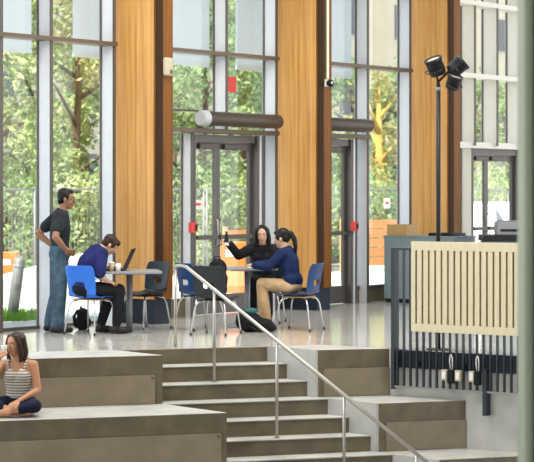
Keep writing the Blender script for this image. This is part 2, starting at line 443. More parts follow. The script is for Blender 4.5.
bench('middle brown concrete bench on the right between the stairs and the pale side wall', [shift(rA + 0.002), wall_at_m(0.702), wall_at_m(rB), shift(rB)], -H3, -2 * H3, shift(rB), wall_at_m(rB), 0.08, 0)
bench('lowest brown concrete bench on the right, at the foot of the pale side wall', [shift(rB), wall_at_m(rB), wall_at_m(rC), shift(rC)], -2 * H3, -3 * H3, shift(rC), wall_at_m(rC), 0.08, 0)
# pale cheek between the flight and the right hand benches, stepping down with them
ck = thing('stair_cheek_wall', 'pale concrete cheek wall stepping down along the right side of the stairs', 'wall', (*E2(0.4, 0.7), LOW))
for m0, m1, zt in ((0.0, rA, 0.0), (rA, rB, -H3), (rB, rC, -2 * H3), (rC, 3.78, -3 * H3)):
    bm = bmesh.new()
    prism(bm, loc_pts([E2(eR(m0) + 0.002, m0), E2(eR(m0) + CH - 0.001, m0), E2(eR(m1) + CH - 0.001, m1), E2(eR(m1) + 0.002, m1)], ck), 0, zt - LOW)
    obj('cheek_slab', bm, M['lightcon'], ck)

# stair handrail
hr = thing('stair_handrail', 'brushed steel handrail sloping down the middle of the stairs on round posts', 'handrail', (-1.008, 21.365, 0))
P3 = Vector((0.102, 20.17, 0.165)); dv = Vector((0.67, -0.72, -0.49)); P2 = P3 - dv
rl = hr.location
top_bend = P2 - dv * 0.5
top_end = Vector((-1.008, 21.365, top_bend.z))
bm = bmesh.new()
bend = [top_bend + (top_end - top_bend).normalized() * 0.06, top_bend + (top_end - top_bend).normalized() * 0.02 + Vector((0, 0, -0.004)), top_bend + dv.normalized() * 0.03, top_bend + dv.normalized() * 0.08]
tube(bm, [top_end - rl + Vector((0, 0, -0.03)), top_end - rl + (top_bend - top_end).normalized() * 0.02 + Vector((0, 0, -0.006))] + [b - rl for b in bend] + [P3 + dv * 3.0 - rl], 0.0195, 12)
obj('rail', bm, M['steel'], hr, True)
bases = [(top_end, 0.0), (P2, -2 * RISE), (P3, -5 * RISE), (P3 + dv, -8 * RISE), (P3 + dv * 2, -11 * RISE), (P3 + dv * 3, LOW)]
for p, zb in bases:
    bm = bmesh.new(); tube(bm, [Vector((p.x, p.y, zb)) - rl, p - rl - Vector((0, 0, 0.01))], 0.0165, 12)
    pst = obj('post', bm, M['steel'], hr, True)
    bm = bmesh.new(); lathe(bm, [(0.038, 0), (0.038, 0.006), (0.02, 0.008)], Vector((p.x, p.y, zb)) - rl, 16)
    obj('base_flange', bm, M['steel'], pst)

# ------------------------------------------------------------------ guard rail with slatted panel
gl = thing('guard_rail', 'dark vertical bar guard rail fixed to the edge of the upper floor', 'railing', (*WP(0.06), -0.41), WA)
GY = -0.075
bm = bmesh.new(); box(bm, 0.0, 3.3, GY - 0.02, GY + 0.02, 1.49, 1.51); obj('top_bar', bm, M['rail_paint'], gl)
bm = bmesh.new(); box(bm, 0.0, 3.3, GY - 0.02, GY + 0.02, 0.0, 0.02); obj('bottom_bar', bm, M['galv'], gl)
i = 0; q = 0.07
while q < 3.25:
    bm = bmesh.new(); box(bm, q - 0.008, q + 0.008, GY - 0.018, GY + 0.018, 0.02, 1.49); obj('baluster', bm, M['rail_paint'], gl)
    q += 0.08
bm = bmesh.new(); box(bm, 0.0, 0.04, GY - 0.022, GY + 0.022, -0.02, 1.49); obj('post', bm, M['rail_paint'], gl)
for qq in (1.13, 2.5):
    bm = bmesh.new(); box(bm, qq - 0.022, qq + 0.022, GY - 0.03, GY + 0.072, -0.24, 0.25); obj('post', bm, M['rail_paint'], gl)
for qq in (0.3, 0.86, 2.0):
    bm = bmesh.new(); box(bm, qq - 0.015, qq + 0.015, GY + 0.018, GY + 0.062, 0.24, 0.28); obj('bracket', bm, M['rail_paint'], gl)

pn = thing('slatted_panel', 'cream wooden slatted panel hung on the dark guard rail', 'panel', (*WP(0.325, GY - 0.022), 0.207), WA)
PW, PH = 1.60, 0.968
bm = bmesh.new(); box(bm, 0, PW, -0.03, 0, PH - 0.095, PH); obj('top_board', bm, M['cream'], pn, bevel=0.003)
bm = bmesh.new(); box(bm, 0, PW, -0.03, 0, 0, 0.085); obj('bottom_board', bm, M['cream'], pn, bevel=0.003)
ns = 20; wslot = 0.022; pitch = (PW - 0.065 - 0.0) / ns
bm = bmesh.new(); box(bm, 0, 0.05, -0.03, 0, 0.0855, PH - 0.0955); obj('slat', bm, M['cream'], pn, bevel=0.002)
for k in range(ns):
    x0 = 0.05 + wslot + k * pitch
    x1 = min(PW, x0 + pitch - wslot)
    bm = bmesh.new(); box(bm, x0, x1, -0.03, 0, 0.0855, PH - 0.0955); obj('slat', bm, M['cream'], pn, bevel=0.002)
bm = bmesh.new(); box(bm, 0.004, PW - 0.004, 0.001, 0.006, 0.02, PH - 0.02); obj('backing', bm, M['backing'], pn)

# socket boxes and transformers clipped to the bottom of the guard rail
def on_rail(q, z): return (*WP(q, GY - 0.019), z)
pos = [(0.73, 'cream socket box clipped low on the guard rail, leftmost of three'), (0.893, 'cream socket box clipped low on the guard rail, middle of three'), (1.058, 'cream socket box clipped low on the guard rail, rightmost of three')]
for q, lb in pos:
    t = thing('socket_box', lb, 'socket', on_rail(q, -0.30), WA, 'socket boxes on the guard rail')
    bm = bmesh.new(); box(bm, -0.035, 0.035, -0.05, 0, 0, 0.115); obj('box_body', bm, M['beige'], t, bevel=0.006)
    bm = bmesh.new(); box(bm, -0.02, 0.02, -0.056, -0.0502, 0.02, 0.095); obj('cover', bm, M['white'], t, bevel=0.003)
for q, lb in ((0.813, 'black plug transformer with looping lead between the left and middle socket boxes'), (1.125, 'black plug transformer with looping lead right of the rightmost socket box')):
    t = thing('plug_transformer', lb, 'transformer', on_rail(q, -0.33), WA, 'transformers on the guard rail')
    bm = bmesh.new(); box(bm, -0.035, 0.035, -0.07, 0, 0, 0.15); obj('housing', bm, M['black_fabric'], t, bevel=0.012)
    bm = bmesh.new(); tube(bm, [(-0.01, -0.03, 0.15), (-0.02, -0.035, 0.23), (-0.015, -0.035, 0.29), (0.0, -0.035, 0.31), (0.012, -0.035, 0.27), (0.01, -0.03, 0.15)], 0.006, 6); obj('lead', bm, M['white'], t, True)

# spot lamps on a pole behind the guard rail
lp_q = 0.52
lx, ly = WP(lp_q, 0.13)
lp = thing('spotlight_pole', 'black pole with three black spotlights standing behind the slatted panel', 'lamp', (lx, ly, 0))
bm = bmesh.new(); tube(bm, [(0, 0, 0.012), (0, 0, 2.88)], 0.024, 12); obj('pole', bm, M['black_metal'], lp, True)
bm = bmesh.new(); lathe(bm, [(0.13, 0), (0.13, 0.01), (0.03, 0.012)], (0, 0, 0), 24); obj('base_plate', bm, M['black_metal'], lp)
bm = bmesh.new(); tube(bm, [(0, 0, 2.80), (0, 0, 2.84)], 0.027, 12); obj('clamp', bm, M['galv'], lp, True)
bm = bmesh.new(); tube(bm, [(-0.1, 0, 3.0), (-0.02, 0, 2.98), (0, 0, 2.88)], 0.014, 8); tube(bm, [(0, 0, 2.9), (0.06, 0, 2.96), (0.16, 0.0, 3.06)], 0.014, 8)
obj('bracket_arm', bm, M['black_metal'], lp, True)
def spot(c, d, r, L):
    d = Vector(d).normalized(); a, b = basis(d); c = Vector(c)
    bm = bmesh.new()
    rs = [(0.45, -0.5), (0.85, -0.46), (0.95, -0.2), (0.95, 0.3), (1.03, 0.32), (1.03, 0.5), (0.9, 0.5), (0.88, 0.4)]
    skin_rings(bm, [ring(bm, c + d * (L * t), a, b, r * k, r * k, 20) for k, t in rs])
    h = obj('spotlight_head', bm, M['black_metal'], lp, True)
    bm = bmesh.new(); skin_rings(bm, [ring(bm, c + d * (L * 0.405), a, b, r * 0.87, r * 0.87, 20), ring(bm, c + d * (L * 0.42), a, b, r * 0.8, r * 0.8, 20)])
    obj('lens', bm, M['lens'], h)
    bm = bmesh.new(); tube(bm, [c + a * r * 1.08 - d * 0.02, c + a * r * 1.12 - b * r * 0.8 - d * 0.03, c - b * r * 1.15 - d * 0.04, c - a * r * 1.12 - b * r * 0.8 - d * 0.03, c - a * r * 1.08 - d * 0.02], 0.008, 6)
    obj('yoke', bm, M['black_metal'], h, True)
spot((-0.03, -0.02, 3.06), (-0.35, -0.25, 0.9), 0.098, 0.20)
spot((0.205, 0.0, 3.06), (0.72, -0.1, 0.6), 0.092, 0.20)
spot((0.16, -0.05, 2.89), (0.3, -0.35, 0.85), 0.08, 0.16)

# ------------------------------------------------------------------ timber columns
c1, c2, c3 = uX(113), uX(277), uX(410)
CD, CW = 0.71, 0.36
cols = [(c1, 'glulam column with beige sensor box, left of the double door', True), (c2, 'tall glulam column with a lit tube on its edge, behind the two seated women', True), (c3, 'tall glulam column behind the black spotlight pole', True)]
croots = []
for u, lb, vis in cols:
    p = FW(u, 0.005)
    t = thing('timber_column', lb, 'column', p, FA, 'timber columns along the glazed wall')
    bm = bmesh.new(); box(bm, 0, CW, -CD + 0.022, -0.005, 0.32, 6.99); obj('shaft', bm, M['glulam'], t, bevel=0.006)
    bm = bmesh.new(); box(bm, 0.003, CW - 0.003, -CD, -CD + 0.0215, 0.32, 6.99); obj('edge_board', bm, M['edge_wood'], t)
    bm = bmesh.new(); box(bm, 0.015, CW - 0.015, -CD + 0.02, -0.02, 0, 0.32); obj('steel_base', bm, M['steel_fascia'], t)
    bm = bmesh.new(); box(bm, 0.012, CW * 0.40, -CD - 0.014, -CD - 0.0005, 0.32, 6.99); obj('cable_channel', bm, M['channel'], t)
    croots.append((u, t))
# sensor box on the first column
p = FW(c1 + CW * 0.62, CD + 0.006)
t = thing('sensor_box', 'small beige sensor box on the inner edge of the glulam column', 'sensor', (p.x, p.y, 3.19), FA)
bm = bmesh.new(); box(bm, -0.09, 0.09, -0.06, 0, 0, 0.24); obj('housing', bm, M['beige'], t, bevel=0.03)
bm = bmesh.new(); ball(bm, (0.03, -0.062, 0.06), (0.03, 0.012, 0.03), seg=10); obj('sensor_eye', bm, M['backing'], t)
# lit tube and camera on the second column
p = FW(c2 + CW * 0.6, CD + 0.008)
t = thing('tube_light', 'slim warm lit tube running up the edge of the glulam column', 'light', (p.x, p.y, 3.32), FA)
bm = bmesh.new(); tube(bm, [(0, -0.03, 0), (0, -0.03, 3.4)], 0.016, 10); obj('tube', bm, M['tube'], t, True)
bm = bmesh.new(); box(bm, -0.035, 0.035, -0.008, 0.0, 0, 3.4); obj('back_channel', bm, M['dark_alu'], t)
t = thing('dome_camera', 'small round black camera below the lit tube on the glulam column', 'camera', (p.x, p.y, 3.2), FA)
bm = bmesh.new(); ball(bm, (0, -0.075, 0.05), 0.055, seg=16); obj('dome', bm, M['black_metal'], t, True)
bm = bmesh.new(); box(bm, -0.05, 0.05, -0.03, 0, 0.0, 0.11); obj('mount', bm, M['white'], t, bevel=0.01)
bm = bmesh.new(); ball(bm, (-0.025, -0.12, 0.055), 0.018, seg=8); obj('lens', bm, M['white'], t)

# ------------------------------------------------------------------ glazed wall
ZT, ZT2, ZH, ZTOP = 3.60, 4.80, 2.53, 6.99
def fbox(bm, u0, u1, v0, v1, z0, z1): box(bm, u0, u1, -v1, -v0, z0, z1)
def mullion(root, u, z0, z1, depth=0.2, w=0.045, m='white_alu'):
    bm = bmesh.new(); fbox(bm, u, u + w, -0.03, depth, z0, z1); o = obj('mullion', bm, M[m], root)
    bm = bmesh.new(); fbox(bm, u - 0.003, u + w + 0.003, depth + 0.0005, depth + 0.012, z0, z1); obj('mullion_cap', bm, M['dark_alu'], o)
    bm = bmesh.new(); fbox(bm, u - 0.014, u - 0.0005, -0.015, 0.015, z0, z1); obj('gasket', bm, M['dark_alu'], o)
def transom(root, u0, u1, z, h=0.05, d=0.245, m='transom'):
    bm = bmesh.new(); fbox(bm, u0, u1, 0.012, d, z - h / 2, z + h / 2); obj('transom', bm, M[m], root)
def pane(root, u0, u1, z0, z1):
    bm = bmesh.new(); fbox(bm, u0, u1, -0.006, 0.006, z0, z1); obj('pane', bm, M['glass'], root)

def wroot(name): return struct(name, (FO.x, FO.y, 0), FA)
# bay 1
w = wroot('window_1'); a = c1 - 3.53 + CW
ms = [a + 0.9, uX(38), uX(101)]
for u in ms: mullion(w, u, 0.0, ZTOP)
transom(w, a, ms[-1] + 0.05, ZT); transom(w, a, ms[-1] + 0.05, ZT2)
bm = bmesh.new(); fbox(bm, a, c1, -0.03, 0.03, 0.0, 0.04); obj('sill', bm, M['dark_alu'], w)
e = [a] + ms + [c1 - 0.005]
for u0, u1 in zip(e, e[1:]):
    for z0, z1 in ((0.04, ZT), (ZT, ZT2), (ZT2, ZTOP)): pane(w, u0 + 0.05, u1 - 0.03, z0, z1)
# bay 2 above and beside the double door
w = wroot('window_2'); a = c1 + CW
m2, m2b, mj = uX(214), uX(264), uX(182)
mullion(w, m2, ZH, ZTOP); mullion(w, m2b, 0, ZTOP); mullion(w, mj, 0, ZH - 0.04, 0.15)
transom(w, a, m2b + 0.05, ZT); transom(w, a, m2b + 0.05, ZT2); transom(w, a, m2b + 0.05, ZH, 0.06)
e = [a, m2, m2b, c2 - 0.005]
for u0, u1 in zip(e, e[1:]):
    for z0, z1 in ((ZH, ZT), (ZT, ZT2), (ZT2, ZTOP)): pane(w, u0 + 0.05, u1 - 0.03, z0, z1)
dj0, dj1 = uX(189.5), uX(256)
pane(w, a + 0.01, mj - 0.03, 0.25, ZH); pane(w, dj1 + 0.005, m2b - 0.03, 0.25, ZH); pane(w, m2b + 0.05, c2 - 0.01, 0.25, ZH)
for u0, u1 in ((a, dj0 - 0.002), (dj1 + 0.002, c2 - 0.006)):
    bm = bmesh.new(); fbox(bm, u0, u1, -0.06, 0.06, 0.0, 0.25); obj('sill', bm, M['backing'], w)
def leaf(root, u0, u1, z1, bar=True, stile=0.055, side=1):
    bm = bmesh.new()
    fbox(bm, u0, u0 + stile, -0.025, 0.025, 0.01, z1); fbox(bm, u1 - stile, u1, -0.025, 0.025, 0.01, z1)
    fbox(bm, u0 + stile, u1 - stile, -0.025, 0.025, z1 - 0.1, z1); fbox(bm, u0 + stile, u1 - stile, -0.025, 0.025, 0.01, 0.27)
    lf = obj('door_leaf', bm, M['door_frame'], root)
    bm = bmesh.new(); fbox(bm, u0 + stile, u1 - stile, -0.005, 0.005, 0.27, z1 - 0.1); obj('door_glass', bm, M['glass'], lf)
    if bar:
        bm = bmesh.new(); fbox(bm, u0 + 0.04, u1 - 0.04, 0.05, 0.085, 1.04, 1.10); fbox(bm, u0 + 0.05, u0 + 0.09, 0.025, 0.05, 1.04, 1.10); fbox(bm, u1 - 0.09, u1 - 0.05, 0.025, 0.05, 1.04, 1.10)
        obj('push_bar', bm, M['dark_alu'], lf, bevel=0.005)
    bm = bmesh.new(); fbox(bm, u0 + 0.1, u0 + 0.5, 0.026, 0.08, z1 - 0.085, z1 - 0.02); obj('door_closer', bm, M['dark_alu'], lf, bevel=0.005)
    hu = u1 - 0.04 if side > 0 else u0 + 0.04
    bm = bmesh.new(); tube(bm, [(hu, -0.026, 0.95), (hu, -0.07, 0.97), (hu, -0.07, 1.3), (hu, -0.026, 1.32)], 0.011, 8); obj('pull_handle', bm, M['steel'], lf, True)
    return lf
def door(name, u0, u1, zh, splits, bars=True):
    d = struct(name, (FO.x, FO.y, 0), FA)
    bm = bmesh.new()
    fbox(bm, u0, u0 + 0.03, -0.05, 0.09, 0, zh); fbox(bm, u1 - 0.13, u1, -0.05, 0.12, 0, zh); fbox(bm, u0 + 0.03, u1 - 0.13, -0.05, 0.09, zh - 0.1, zh)
    obj('frame', bm, M['door_frame'], d)
    bm = bmesh.new(); fbox(bm, u1 - 0.085, u1 - 0.045, 0.1205, 0.135, 0.0, zh); obj('jamb_trim', bm, M['white_alu'], d)
    e = [u0 + 0.035] + splits + [u1 - 0.135]
    for i, (x0, x1) in enumerate(zip(e, e[1:])): leaf(d, x0 + 0.003, x1 - 0.003, zh - 0.105, bars, side=1 if i == 0 else -1)
    return d
door('door_1', dj0, dj1, ZH - 0.045, [uX(216)])
# bay 3
w = wroot('window_3'); a = c2 + CW
m3, m3b = uX(356), uX(398.5)
mullion(w, m3, 0, ZTOP); mullion(w, m3b, 0, ZTOP)
transom(w, a, m3b + 0.05, ZT); transom(w, a, m3b + 0.05, ZT2); transom(w, a, m3 + 0.05, ZH, 0.06)
e = [a, m3, m3b, c3 - 0.005]
for i, (u0, u1) in enumerate(zip(e, e[1:])):
    for z0, z1 in ((ZH if i == 0 else 0.25, ZT), (ZT, ZT2), (ZT2, ZTOP)): pane(w, u0 + 0.05, u1 - 0.03, z0, z1)
dk1 = uX(349.5)
pane(w, dk1 + 0.005, m3 - 0.03, 0.25, ZH)
bm = bmesh.new(); fbox(bm, dk1 + 0.002, c3 - 0.006, -0.06, 0.06, 0.0, 0.19); obj('sill', bm, M['backing'], w)
bm = bmesh.new(); fbox(bm, dk1 + 0.002, c3 - 0.006, -0.04, 0.075, 0.19, 0.25); obj('sill_rail', bm, M['dark_alu'], w)
door('door_2', dk1 - 1.55, dk1, ZH - 0.045, [dk1 - 0.84])
# bay 4
w = wroot('window_4'); a = c3 + CW; end = c3 + 3.53
for px, dp in ((461, 0.25), (482.5, 0.27), (506.5, 0.27)): mullion(w, uX(px), ZH - 0.08, ZTOP, dp, 0.05, 'white_warm')
mullion(w, uX(461) , 0, ZH - 0.09, 0.2, 0.05, 'white_warm')
for z in (ZT, ZT2): transom(w, a, end, z, 0.075, 0.30, 'white_warm')
transom(w, a, end, ZH - 0.07, 0.1, 0.22, 'white_warm')
e = [a, uX(461), uX(482.5), uX(506.5), end]
for u0, u1 in zip(e, e[1:]):
    for z0, z1 in ((ZH - 0.07, ZT), (ZT, ZT2), (ZT2, ZTOP)): pane(w, u0 + 0.05, u1 - 0.03, z0, z1)
dl0, dl1 = uX(468), uX(516)
pane(w, a + 0.01, uX(461) - 0.03, 0.02, ZH - 0.1)
door('door_3', dl0, dl1, ZH - 0.125, [uX(485)], True)

bm = bmesh.new(); box(bm, 0, 4.6, -0.02, 0.28, 0, 6.99)
o = obj('wall_far', bm, M['render_wall']); o.location = FW(end + 0.12, 0); o.rotation_euler = (0, 0, FA); o['kind'] = 'structure'
# cylindrical air curtains over the two doors
def air_curtain(u0, u1, v, label):
    p = FW(u0, v)
    t = thing('air_curtain', label, 'air curtain', (p.x, p.y, 2.69), FA, 'air curtains over the doors')
    L = u1 - u0
    bm = bmesh.new(); n = 24
    prof = [(0.0, 0.03), (0.0, 0.098), (0.11, 0.098), (0.12, 0.1), (L - 0.03, 0.1), (L, 0.085), (L, 0.02)]
    skin_rings(bm, [[bm.verts.new((x, r * math.cos(2 * PI * i / n), r * math.sin(2 * PI * i / n))) for i in range(n)] for x, r in prof])
    obj('drum', bm, M['drum'], t, True)
    bm = bmesh.new(); skin_rings(bm, [[bm.verts.new((x, r * math.cos(2 * PI * i / n), r * math.sin(2 * PI * i / n))) for i in range(n)] for x, r in ((-0.02, 0.09), (-0.012, 0.104), (0.10, 0.112), (0.102, 0.1005))])
    obj('end_cap', bm, M['cap_grey'], t)
    for x in (0.45, L - 0.45):
        bm = bmesh.new(); box(bm, x - 0.02, x + 0.02, 0.08, v - 0.012, -0.015, 0.015); obj('wall_bracket', bm, M['dark_alu'], t)
    return t
M['cap_grey'] = mat('pale_grey_cap', (0.42, 0.44, 0.47), 0.45)
M['drum'] = mat('dark_brown_metal', (0.075, 0.062, 0.05), 0.4, 0.4, spec=0.25)
air_curtain(uX(201, 0.35), uX(279, 0.35), 0.35, 'dark cylindrical air curtain with white end cap above the double door')
air_curtain(max(uX(374, 0.35) - 1.5, c2 + CW + 0.06), uX(370, 0.35), 0.35, 'dark cylindrical air curtain above the door right of the lit-tube column')
p = FW(uX(178, 0.3), 0.3)
t = thing('service_pipe', 'thin dark pipe running from the column to the white end cap', 'pipe', (p.x, p.y, 2.79), FA)
bm = bmesh.new(); L0 = uX(205, 0.3) - uX(178, 0.3); tube(bm, [(-0.85, 0, 0), (L0 - 0.06, 0, 0)], 0.014, 8); tube(bm, [(-0.4, 0.02, 0), (-0.4, 0.29, 0)], 0.01, 6); obj('pipe_run', bm, M['dark_alu'], t, True)

# signs and red boxes at the doors
def plate(name, label, cat, px, y, w_, h_, v, m, group=None, z=None, extra=None):
    u = uX(px, v); pt = FW(u, v); zz = CAMZ - (y - HY) * pt.y / F_PX if z is None else z
    t = thing(name, label, cat, (pt.x, pt.y, zz - h_ / 2), FA, group)
    bm = bmesh.new(); box(bm, -w_ / 2, w_ / 2, -0.004 if v < 0.02 else -0.05, 0.0, 0, h_); obj('plate' if v < 0.02 else 'housing', bm, M[m], t)
    return t
t = plate('window_notice', 'red square notice stuck on the glass above the double door', 'sign', 231.5, 84.5, 0.21, 0.215, 0.0115, 'red')
bm = bmesh.new(); box(bm, -0.075, 0.075, -0.0055, -0.0042, 0.09, 0.10); box(bm, -0.075, 0.05, -0.0055, -0.0042, 0.115, 0.122); obj('print', bm, M['lip'], t)
t = plate('door_notice', 'small white notice with a red stripe on the double door glass', 'sign', 198, 204.5, 0.16, 0.13, 0.0105, 'paper')
bm = bmesh.new(); box(bm, -0.055, 0.055, -0.0055, -0.0042, 0.05, 0.085); obj('print', bm, M['red'], t)
t = plate('alarm_box', 'red alarm box with dark handle beside the double door', 'alarm', 191.5, 227.5, 0.13, 0.14, 0.142, 'red')
bm = bmesh.new(); box(bm, 0.02, 0.06, -0.062, -0.0505, 0.03, 0.11); obj('pull_handle', bm, M['black_metal'], t)
t = plate('alarm_box', 'red alarm box between the right hand door and the white mullion', 'alarm', 353, 226, 0.14, 0.14, 0.14, 'red')
bm = bmesh.new(); box(bm, 0.02, 0.06, -0.062, -0.0505, 0.03, 0.11); obj('pull_handle', bm, M['black_metal'], t)
for tt, vv in ((t, 0),):
    bm = bmesh.new(); box(bm, -0.02, 0.02, 0.0, 0.13, 0.05, 0.09); obj('stem', bm, M['dark_alu'], tt)

# frosted sunshade panels hung outside the upper panes
def shade(px0, px1, label):
    v = -0.32
    u0, u1 = uX(px0, v), uX(px1, v); p = FW(u0, v)
    t = thing('sunshade_panel', label, 'sunshade', (p.x, p.y, 3.5), FA, 'frosted sunshade panels outside the glass')
    bm = bmesh.new(); box(bm, 0, u1 - u0, -0.008, 0.008, 0, 3.4); obj('frosted_sheet', bm, M['shade'], t)
    bm = bmesh.new(); box(bm, 0, u1 - u0, -0.02, 0.02, -0.05, -0.001); obj('bottom_channel', bm, M['white_alu'], t)
    for x in (0.03, u1 - u0 - 0.03):
        bm = bmesh.new(); box(bm, x - 0.015, x + 0.015, -0.27, -0.0085, 3.0, 3.04); obj('hanger', bm, M['white_alu'], t)
shade(-60, 31, 'frosted blue sunshade panel outside the leftmost window pane')
shade(73, 101, 'frosted blue sunshade panel outside the pane left of the sensor column')
shade(168, 209, 'frosted blue sunshade panel above the left half of the double door')
shade(236, 266, 'frosted blue sunshade panel above the right half of the double door')
shade(318, 351, 'frosted blue sunshade panel above the door right of the lit-tube column')

# ------------------------------------------------------------------ furniture behind the guard rail
p = FW(uX(383, 0.3), 0.32)
t = thing('service_desk', 'blue-grey laminate desk standing out from the glazed wall', 'desk', (p.x, p.y, 0), FA)
bm = bmesh.new(); box(bm, 0.0, 0.62, -1.25, 0.0, 0.06, 1.0); obj('carcass', bm, M['cab'], t, bevel=0.004)
bm = bmesh.new(); box(bm, 0.02, 0.6, -1.23, -0.02, 0, 0.06); obj('plinth', bm, M['black_metal'], t)
bm = bmesh.new(); box(bm, -0.01, 0.63, -1.26, 0.01, 1.0005, 1.025); obj('desk_top', bm, M['cab'], t, bevel=0.003)
desk = t
q = FW(uX(383, 0.3) + 0.2, 0.32 + 0.2)
t = thing('wooden_box', 'small open plywood box on the blue-grey desk', 'box', (q.x, q.y, 1.0255), FA)
bm = bmesh.new(); box(bm, -0.15, 0.15, -0.18, 0.18, 0, 0.012); obj('base', bm, M['ply'], t)
for x0, x1, y0, y1 in ((-0.15, 0.15, -0.18, -0.168), (-0.15, 0.15, 0.168, 0.18), (-0.15, -0.138, -0.167, 0.167), (0.138, 0.15, -0.167, 0.167)):
    bm = bmesh.new(); box(bm, x0, x1, y0, y1, 0.0125, 0.165); obj('side', bm, M['ply'], t)
q = FW(uX(383, 0.3) + 0.3, 0.32 + 0.95)
t = thing('wire_tray', 'low black tray on the blue-grey desk beside the slatted panel', 'tray', (q.x, q.y, 1.0255), FA)
bm = bmesh.new(); box(bm, -0.2, 0.2, -0.22, 0.22, 0, 0.01); obj('base', bm, M['black_metal'], t)
for k in range(8):
    y = -0.2 + k * 0.057
    bm = bmesh.new(); box(bm, -0.2, 0.2, y, y + 0.01, 0.0105, 0.045); obj('rib', bm, M['black_metal'], t)
cp = at(481, 29.0)
t = thing('reception_counter', 'dark topped counter at the far right by the glass door', 'counter', (cp.x, cp.y, 0), 0)
bm = bmesh.new(); box(bm, 0.04, 1.3, -0.25, 0.35, 0, 0.96); obj('counter_body', bm, M['cab'], t)
bm = bmesh.new(); box(bm, 0, 1.34, -0.29, 0.39, 0.9605, 1.05); obj('counter_top', bm, M['black_metal'], t, bevel=0.005)
q = at(507, 29.0)
t = thing('grey_printer', 'grey boxy printer on the dark topped counter', 'printer', (q.x + 0.02, q.y, 1.0505), 0)
bm = bmesh.new(); box(bm, -0.19, 0.25, -0.18, 0.2, 0, 0.2); obj('body', bm, M['tabletop'], t, bevel=0.012)
bm = bmesh.new(); box(bm, -0.15, 0.21, -0.15, 0.17, 0.2005, 0.215); obj('lid', bm, M['grey_post'], t)
bm = bmesh.new(); box(bm, -0.14, 0.2, -0.186, -0.1805, 0.05, 0.09); obj('paper_slot', bm, M['black_metal'], t)

# foreground column
g = at(540, 9.2)
t = thing('steel_column', 'pale sage green steel column with its shaded part coloured dark, close to the camera at the right edge', 'column', (1.322, 9.2, LOW))
for x0 in (-0.12, 0.073):
    bm = bmesh.new(); box(bm, x0, x0 + 0.047, -0.12, 0.12, 0.026, 9.2); obj('flange', bm, M['green_col'], t, bevel=0.014)
bm = bmesh.new(); box(bm, -0.0725, 0.0725, -0.085, 0.085, 0.026, 9.2); obj('shaded_core', bm, M['col_shade'], t)  # dark core carries the column's shade in its colour
bm = bmesh.new(); lathe(bm, [(0.2, 0), (0.2, 0.02), (0.16, 0.025)], (0, 0, 0), 32); obj('base_plate', bm, M['green_col'], t)

# ------------------------------------------------------------------ chairs and tables
def make_chair(name, label, shell_m, under_m):
    t = thing(name, label, 'chair', (0, 0, 0), 0, 'shell chairs on the upper floor')
    # one curved shell: profile from seat front to top of the back (x forward, z up)
    prof = [(0.235, 0.425), (0.20, 0.443), (0.12, 0.445), (0.02, 0.437), (-0.08, 0.432), (-0.15, 0.437), (-0.19, 0.462), (-0.212, 0.51), (-0.222, 0.56), (-0.232, 0.62), (-0.245, 0.69), (-0.262, 0.76), (-0.282, 0.815), (-0.29, 0.828)]
    wid = [0.19, 0.215, 0.225, 0.225, 0.222, 0.218, 0.21, 0.205, 0.207, 0.212, 0.218, 0.218, 0.205, 0.185]
    ny = 12
    def shell(i0, i1, hole):
        bm = bmesh.new(); g = []
        for i in range(i0, i1 + 1):
            (x, z), w = prof[i], wid[i]
            row = []
            for j in range(ny + 1):
                s = -1 + 2 * j / ny
                back = i >= 7
                row.append(bm.verts.new((x + (0.04 * s * s if back else 0), w * s, z + (0.018 * s * s if 1 < i < 7 else 0))))
            g.append(row)
        for a in range(len(g) - 1):
            for j in range(ny):
                if hole and (i0 + a) == 8 and 4 <= j < 8: continue
                bm.faces.new((g[a][j], g[a][j + 1], g[a + 1][j + 1], g[a + 1][j]))
        return bm
    def finish(o):
        so = o.modifiers.new('thick', 'SOLIDIFY'); so.thickness = 0.012; so.offset = 0
        sb = o.modifiers.new('sub', 'SUBSURF'); sb.levels = 1; sb.render_levels = 1
    finish(obj('seat', shell(0, 6, False), shell_m, t, True))
    finish(obj('backrest', shell(6, 13, True), shell_m, t, True))
    bm = bmesh.new(); box(bm, -0.15, 0.17, -0.17, 0.17, 0.405, 0.421); obj('seat_pan', bm, under_m, t, bevel=0.006)
    for sx, sy in ((1, 1), (1, -1), (-1, 1), (-1, -1)):
        bm = bmesh.new()
        tube(bm, [(0.11 * sx, 0.12 * sy, 0.402), (0.16 * sx, 0.17 * sy, 0.385), (0.185 * sx, 0.192 * sy, 0.33), (0.235 * sx, 0.225 * sy, 0.012)], 0.0105, 8)
        l = obj('leg', bm, M['chrome'], t, True)
        bm = bmesh.new(); lathe(bm, [(0.014, 0), (0.015, 0.02), (0.011, 0.022)], (0.236 * sx, 0.226 * sy, 0), 10); obj('foot_cap', bm, M['black_metal'], l)
    return t
def place(o, x, y, deg): o.location = (x, y, 0); o.rotation_euler = (0, 0, R(deg))
def chair_var(src, x, y, deg, label, shell_m, under_m):
    c = dup(src, (x, y, 0), R(deg), label)
    for ch in c.children:
        if ch.name.startswith(('seat', 'backrest')):
            ch.data = ch.data.copy(); ch.data.materials[0] = under_m if ch.name.startswith('seat_pan') else shell_m
    return c
chB = make_chair('shell_chair', 'bright blue plastic shell chair with the crouched navy-hooded person on it', M['blue_plastic'], M['tanwood'])
place(chB, -2.11, 23.30, 58)
chair_var(chB, -1.52, 24.16, 226, 'empty dark ink-blue shell chair behind the laptop table facing left', M['ink_plastic'], M['ink_plastic'])
chair_var(chB, -0.83, 24.02, 35, 'empty navy shell chair between the two tables, behind the railing post', M['navy_plastic'], M['navy_plastic'])
chair_var(chB, -0.61, 23.22, 68, 'charcoal shell chair with a black bag on its seat, seen from behind', M['char_plastic'], M['char_plastic'])
chair_var(chB, 0.40, 23.90, 156, 'navy shell chair with tan underside holding the woman with the ponytail', M['navy_plastic'], M['tanwood'])
